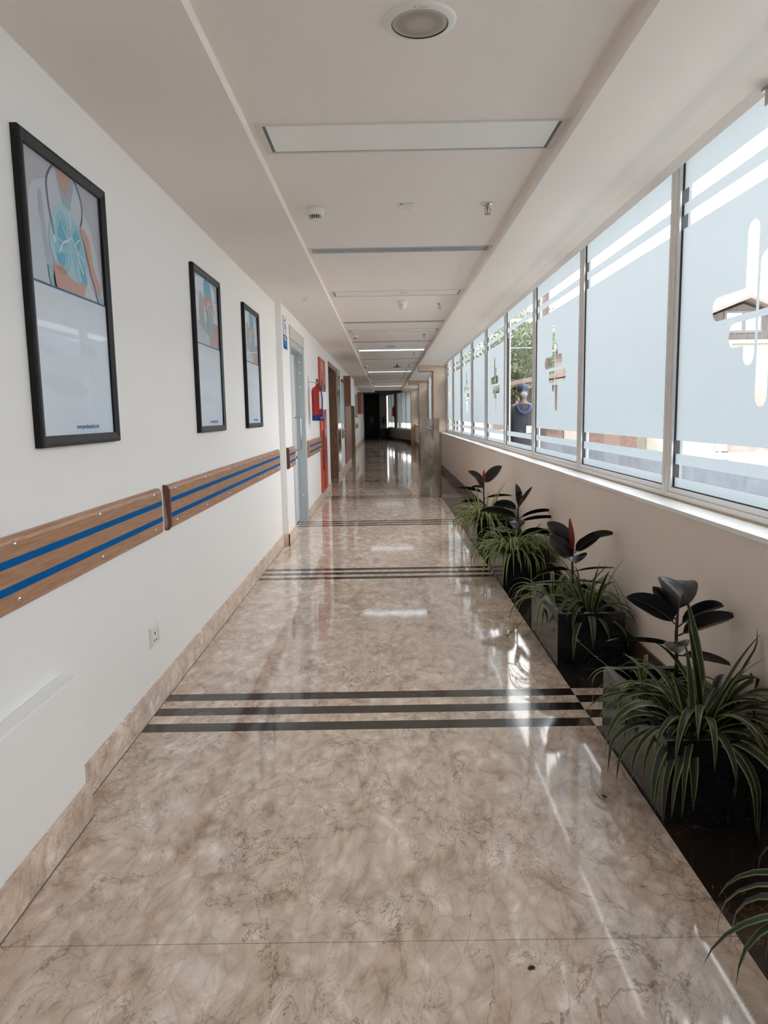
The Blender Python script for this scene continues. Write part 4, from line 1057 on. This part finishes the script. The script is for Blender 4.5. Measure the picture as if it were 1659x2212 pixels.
# rubble
random.seed(3); mb = MB()
for i in range(900):
    x = random.uniform(8, 32); y = random.uniform(0, 60); s = random.uniform(.08, .5)
    if (y > 23 and x < 16) or (y > 31 and x < 18): continue
    z = -.05 + .7*max(0, sin(x*.5)*cos(y*.23))*random.random()
    vs = [Vector((random.uniform(-1, 1), random.uniform(-1, 1), random.uniform(-.6, .6))).normalized()*s for _ in range(6)]
    ax = [(s*random.uniform(.6, 1), 0, 0), (-s*random.uniform(.6, 1), 0, 0), (0, s*random.uniform(.6, 1), 0), (0, -s*random.uniform(.6, 1), 0), (0, 0, s*random.uniform(.4, .8)), (0, 0, -s*.5)]
    mb.add([(x+a[0], y+a[1], z+a[2]) for a in ax], [(0,2,4),(2,1,4),(1,3,4),(3,0,4),(2,0,5),(1,2,5),(3,1,5),(0,3,5)])
tag(mb.build('rubble', mat('pale_rubble', (.24, .21, .185), .95, var=.35, scale=.8)), 'pale construction rubble strewn outside beyond the low wall', 'rubble', kind='stuff')
t = thing('rebar_bundle', 'thin upright steel rods sticking out of rubble outside', 'rebar', (9.2, 19., 0))
for i in range(6):
    a = random.uniform(-.35, .35); MB().tube([(i*.16, a, -.05), (i*.16+random.uniform(-.05, .05), a, 1.0+random.random()*.25)], .012, 6).build('rod', M['steel'], t)
MB().tube([(-.05, 0, .62), (.9, 0, .64)], .01, 6).build('cross_rod', M['steel'], t)
# gabled house
def gable_house(name, loc, W_, D_, h, rise, mw, mg, mr, label, wins=True, rz=0):
    t = thing(name, label, 'house', loc, rz)
    MB().box((-W_/2, 0, -.1), (W_/2, D_, h)).build('walls', mw, t)
    MB().prism([(-W_/2-.25, h), (W_/2+.25, h), (0, h+rise)], 1, -.02, D_).build('gable', mg, t)
    mb = MB()
    for s in (-1, 1):
        mb.add([(s*(W_/2+.6), -.5, h-.12), (0, -.5, h+rise+.12), (0, D_+.4, h+rise+.12), (s*(W_/2+.6), D_+.4, h-.12), (s*(W_/2+.6), -.5, h-.02), (0, -.5, h+rise+.22), (0, D_+.4, h+rise+.22), (s*(W_/2+.6), D_+.4, h-.02)],
               [(0,1,2,3),(4,5,6,7),(0,1,5,4),(3,2,6,7),(0,3,7,4)])
    mb.build('roof', mr, t)
    if wins:
        f = MB().box((-.62, -.06, h+.22), (.62, -.02, h+.92)).build('window_frame', mat('dark_window_frame', (.10, .11, .12), .6), t)
        for x in (-.55, .07): MB().box((x, -.08, h+.3), (x+.48, -.061, h+.85)).build('window_pane', M['paper'], f)
        MB().box((-W_/2-.3, -.12, h-.12), (W_/2+.3, -.02, h)).build('fascia', mat('grey_fascia', (.30, .31, .33), .7), t)
    return t
planks = wood('weathered_planks', (.07, .06, .055), (.125, .11, .10), 3, (9, 1, .6), .9)
lime = mat('limewashed_wall', (.30, .28, .25), .9, var=.1)
tin = mat('tin_roof', (.16, .13, .12), .6, var=.2)
redbrick = brick('red_brick', (.10, .055, .043), (.14, .08, .062), (.17, .15, .135), 6)
h1 = gable_house('gabled_house', (11.7, 24.4, 0), 6.0, 7, 3.62, 1.15, lime, planks, tin, 'white house with grey plank gable seen through the nearest window symbol')
MB().box((-.35, -.12, -.1), (1.2, -.03, 1.9)).build('brick_base', brick('pink_brick', (.19, .13, .115), (.22, .16, .14), (.26, .24, .22), 6), h1)
MB().box((-.7, -.2, 0), (-.4, -.02, 3.5)).build('porch_post', mat('cream_post', (.72, .62, .48), .8), h1)
h2 = thing('brick_shed', 'brick shed with a sloping tin roof seen through the clear window', 'house', (4.6, 21.0, 0))
MB().box((0, 0, -.1), (2.6, 4, 2.15)).build('walls', redbrick, h2)
MB().add([(-.9, -.7, 2.18), (3.0, -.7, 2.75), (3.0, 4.4, 2.75), (-.9, 4.4, 2.18), (-.9, -.7, 2.30), (3.0, -.7, 2.87), (3.0, 4.4, 2.87), (-.9, 4.4, 2.30)], [(0,3,2,1),(4,5,6,7),(0,1,5,4),(1,2,6,5),(2,3,7,6),(3,0,4,7)]).build('roof', mat('brown_tin_roof', (.14, .10, .082), .6, var=.2), h2)
MB().box((.5, -.03, .5), (1.1, 0, 1.7)).build('doorway', lime, h2)
h3 = thing('brick_building', 'brown brick building farther off beyond the brick shed', 'house', (9.4, 33, 0))
MB().box((0, 0, -.1), (5, 8, 4.6)).build('walls', brick('brown_brick', (.10, .065, .052), (.13, .09, .075), (.16, .14, .13), 5), h3)
MB().box((-.3, -.4, 4.6), (5.3, 8.3, 4.8)).build('roof', tin, h3)
MB().box((1.5, -.05, 2.6), (2.6, 0, 3.7)).build('window', lime, h3)
h4 = thing('pale_building', 'pale pinkish building seen past the far windows', 'house', (9.0, 62, 0))
MB().box((0, 0, -.1), (9, 6, 6.4)).build('walls', mat('pinkish_render', (.17, .135, .125), .9, var=.08), h4); MB().box((-.3, -.3, 6.4), (9.3, 6.3, 6.7)).build('roof', tin, h4)
t = thing('utility_pole', 'brown utility pole outside the clear window', 'pole', (6.9, 32, 0))
MB().tube([(0, 0, -.1), (0, 0, 9)], .16, 10).build('pole', mat('weathered_pole', (.09, .065, .055), .9, var=.2), t); MB().box((-3.2, -.05, 5.25), (.8, .05, 5.37)).build('cross_arm', M['paper'], t)
def tree(x, y, h, r, label, seed_):
    random.seed(seed_)
    t = thing('tree', label, 'tree', (x, y, 0), 0, 'trees outside')
    MB().tube([(0, 0, -.1), (.1, 0, h*.4), (0, .1, h*.75)], [.22, .16, .06], 8).build('trunk', M['stemdk'], t)
    mb = MB()
    for i in range(5200):
        u = random.random()*2*pi; v = random.uniform(-1, 1); k = random.random()**.4
        lump = 1+.22*sin(3*u+seed_)+.15*sin(7*v+5*u)
        c = Vector((r*k*lump*cos(u)*math.sqrt(1-v*v), r*k*lump*sin(u)*math.sqrt(1-v*v), h*.66+h*.36*k*v))
        s = random.uniform(.07, .15); a = Vector((random.uniform(-1, 1), random.uniform(-1, 1), random.uniform(-1, 1))).normalized(); b2 = a.orthogonal().normalized()
        mb.add([c-a*s, c+b2*s*.5, c+a*s, c-b2*s*.5], [(0, 1, 2, 3)])
    mb.build('crown', leafmat('tree_foliage_%d' % seed_, (.09, .12, .055), .6, .3), t)
tree(6.3, 37, 6.6, 2.0, 'leafy green tree seen through the clear window above the shed', 1)
tree(10.6, 50, 8.2, 2.6, 'broad green tree farther right behind the brick building', 2)
tree(5.2, 55, 7.0, 2.4, 'distant green tree glimpsed past the far windows', 4)

# ------------------------------------------------------------------ reflection in the clear window, built as a figure outside
def skin_body(name, pts, edges, rad, m, parent, root=0, sub=2):
    me = bpy.data.meshes.new(name); me.from_pydata(pts, edges, []); me.materials.append(m)
    o = bpy.data.objects.new(name, me); COL.objects.link(o); o.parent = parent
    sk = o.modifiers.new('skin', 'SKIN'); sk.use_smooth_shade = True
    for i, v in enumerate(me.skin_vertices[0].data if me.skin_vertices else []): pass
    return o
def reflected_figure():
    t = thing('reflected_figure', 'reflection in the clear window built as a figure outside, dark tunic with a white badge', 'reflected_figure', (2.33, 12.5, 0), radians(0))
    skin = mat('skin_tone', (.12, .065, .045), .5); tunic = mat('navy_tunic', (.014, .018, .032), .8, var=.15); trou = mat('dark_trousers', (.02, .022, .03), .8)
    # facing the camera (-Y)
    pts = [(0,0,1.02),(0,0,1.22),(0,0,1.42),(0,.0,1.55),(0,-.005,1.62),(0,-.02,1.72),(0,-.01,1.82),(.10,0,1.50),(.19,0,1.48),(.235,.0,1.20),(.235,-.06,.97),(.235,-.08,.90),(-.10,0,1.50),(-.19,0,1.48),(-.235,0,1.20),(-.235,-.06,.97),(-.235,-.08,.90),
           (.09,0,.96),(.10,0,.54),(.10,.02,.10),(.10,-.12,.04),(-.09,0,.96),(-.10,0,.54),(-.10,.02,.10),(-.10,-.12,.04)]
    ed = [(0,1),(1,2),(2,3),(3,4),(4,5),(5,6),(2,7),(7,8),(8,9),(9,10),(10,11),(2,12),(12,13),(13,14),(14,15),(15,16),(0,17),(17,18),(18,19),(19,20),(0,21),(21,22),(22,23),(23,24)]
    rad = [.15,.13,.155,.065,.055,.085,.07,.085,.065,.045,.03,.035,.085,.065,.045,.03,.035,.10,.062,.042,.035,.10,.062,.042,.035]
    # fingers
    for s, hidx in ((1, 11), (-1, 16)):
        hx, hy, hz = pts[hidx]
        for k, (off, ln) in enumerate(((-.026, .065), (-.009, .078), (.009, .075), (.026, .058))):
            a = len(pts); pts.append((hx, hy+off, hz-.05)); pts.append((hx-s*.012, hy+off, hz-.05-ln*.55)); pts.append((hx-s*.03, hy+off, hz-.05-ln))
            ed += [(hidx, a), (a, a+1), (a+1, a+2)]; rad += [.0095, .009, .008]
        a = len(pts); pts.append((hx-s*.01, hy-.045, hz-.01)); pts.append((hx-s*.02, hy-.06, hz-.05)); ed += [(hidx, a), (a, a+1)]; rad += [.011, .009]
    me = bpy.data.meshes.new('body'); me.from_pydata(pts, ed, []); me.materials.append(skin)
    o = bpy.data.objects.new('body', me); COL.objects.link(o); o.parent = t
    o.modifiers.new('skin', 'SKIN').use_smooth_shade = True
    if not me.skin_vertices:
        pass
    if me.skin_vertices:
        for i, sv in enumerate(me.skin_vertices[0].data): sv.radius = (rad[i], rad[i]*.78 if i < 3 else rad[i]); sv.use_root = (i == 0)
    ss = o.modifiers.new('sub', 'SUBSURF'); ss.levels = 1; ss.render_levels = 2
    # face details
    def ball(name, c, r, m, p=t, sx=(1, 1, 1)):
        bm = bmesh.new(); bmesh.ops.create_uvsphere(bm, u_segments=20, v_segments=14, radius=1); bm.transform(Matrix.Translation(c) @ Matrix.Diagonal((r*sx[0], r*sx[1], r*sx[2], 1)))
        me_ = bpy.data.meshes.new(name); bm.to_mesh(me_); bm.free(); me_.materials.append(m)
        for p_ in me_.polygons: p_.use_smooth = True
        q = bpy.data.objects.new(name, me_); COL.objects.link(q); q.parent = p; return q
    ball('hair', (0, .015, 1.80), .105, mat('dark_blue_cap', (.012, .026, .06), .8), sx=(1, 1.05, .82))
    ball('face_mask', (0, -.085, 1.695), .062, mat('pale_mask', (.20, .20, .21), .8), sx=(1.05, .7, .8))
    for s in (-1, 1): ball('eye', (s*.033, -.098, 1.752), .011, M['black']); ball('ear', (s*.092, -.01, 1.73), .026, skin, sx=(.4, .8, 1.2))
    # tunic as a lofted garment with sleeves
    mb = MB(); n = 28; rings = [(1.55, .075, .065), (1.53, .13, .08), (1.49, .215, .105), (1.42, .235, .125), (1.25, .205, .125), (1.10, .20, .13), (.95, .225, .145), (.80, .24, .155), (.68, .25, .16)]
    for z, rx, ry in rings:
        for k in range(n):
            a = 2*pi*k/n; mb.v.append(Vector((rx*cos(a), ry*sin(a)-.0, z)))
    for i in range(len(rings)-1):
        for k in range(n): mb.f.append((i*n+k, i*n+(k+1) % n, (i+1)*n+(k+1) % n, (i+1)*n+k)); mb.m.append(0)
    for s in (-1, 1): mb.tube([(s*.17, 0, 1.48), (s*.215, 0, 1.42), (s*.242, 0, 1.20), (s*.24, -.05, 1.02)], [.075, .075, .06, .05], 14)
    mb.build('tunic', tunic, t, smooth=True)
    mb = MB()
    for s in (-1, 1): mb.tube([(s*.09, 0, .98), (s*.10, 0, .54), (s*.10, .02, .07)], [.115, .085, .07], 14)
    mb.build('trousers', trou, t, smooth=True)
    mb = MB()
    for s in (-1, 1): mb.box((s*.10-.05, -.18, 0), (s*.10+.05, .08, .085))
    mb.build('shoes', M['black'], t, bevel=.02)
    MB().tube([(-.12, -.10, 1.50), (-.08, -.135, 1.42), (0, -.15, 1.37), (.08, -.135, 1.42), (.12, -.10, 1.50), (0, .06, 1.58), (-.12, -.10, 1.50)], .022, 8).build('scarf', mat('bright_blue_scarf', (.012, .04, .14), .7), t, smooth=True)
    MB().box((.03, -.165, 1.05), (.12, -.158, 1.17)).build('badge', M['paper'], t)
    MB().tube([(.075, -.162, 1.17), (.05, -.15, 1.38)], .003, 5).build('lanyard', M['bluep'], t)
reflected_figure()
# walkway under the figure built for the reflection
struct(MB().box((1.76, -20, -.12), (3.6, 48, 0)).build('floor_outside_walk', mat('walkway_concrete', (.35, .33, .30), .9, var=.1)))
# far extinguisher on the angled pier
e = thing('fire_extinguisher', 'small distant red fire extinguisher on the far angled window wall', 'fire extinguisher', ang(Ld-2.6, -.09, 1.30))
MB().lathe([(.085, 0), (.088, .01), (.088, .42), (.05, .47), (.02, .48)], seg=20).build('cylinder', M['red'], e, smooth=True); MB().lathe([(.02, .48), (.03, .5), (.02, .56)], seg=12).build('valve', M['black'], e)
MB().tube([(.02, 0, .53), (.12, -.03, .45), (.11, -.03, .1)], .012).build('hose', M['black'], e)
MB().box((-.02, .08, .3), (.02, .12, .34)).build('wall_bracket', M['steel'], e)

# ------------------------------------------------------------------ light
w = bpy.data.worlds.new('world'); sc.world = w; w.use_nodes = True
N = w.node_tree.nodes; L = w.node_tree.links; bg = N['Background']
tc = N.new('ShaderNodeTexCoord'); sp_ = N.new('ShaderNodeSeparateXYZ'); L.new(tc.outputs['Generated'], sp_.inputs[0])
# overcast sky: brighter towards the zenith
mr = N.new('ShaderNodeMapRange'); mr.interpolation_type = 'SMOOTHSTEP'; mr.inputs[1].default_value = .0; mr.inputs[2].default_value = .75; mr.inputs[3].default_value = 4.2; mr.inputs[4].default_value = 5.6
L.new(sp_.outputs[2], mr.inputs[0]); L.new(mr.outputs[0], bg.inputs[1]); bg.inputs[0].default_value = (1, .985, .985, 1)
sun = bpy.data.lights.new('sun', 'SUN'); sun.energy = 6.0; sun.angle = .02; sun.color = (1, .95, .88)
so = bpy.data.objects.new('sun', sun); COL.objects.link(so); so.rotation_euler = Vector((.55, .25, -1)).to_track_quat('-Z', 'Y').to_euler()
sc.view_settings.view_transform = 'Standard'; sc.view_settings.look = 'None'; sc.view_settings.gamma = 1; sc.view_settings.exposure = .57
try: sc.view_settings.use_curve_mapping = False
except Exception: pass
sc.cycles.max_bounces = 14; sc.cycles.diffuse_bounces = 8; sc.cycles.glossy_bounces = 4; sc.cycles.transparent_max_bounces = 16; sc.cycles.caustics_reflective = False; sc.cycles.caustics_refractive = False
sc.cycles.sample_clamp_indirect = 6
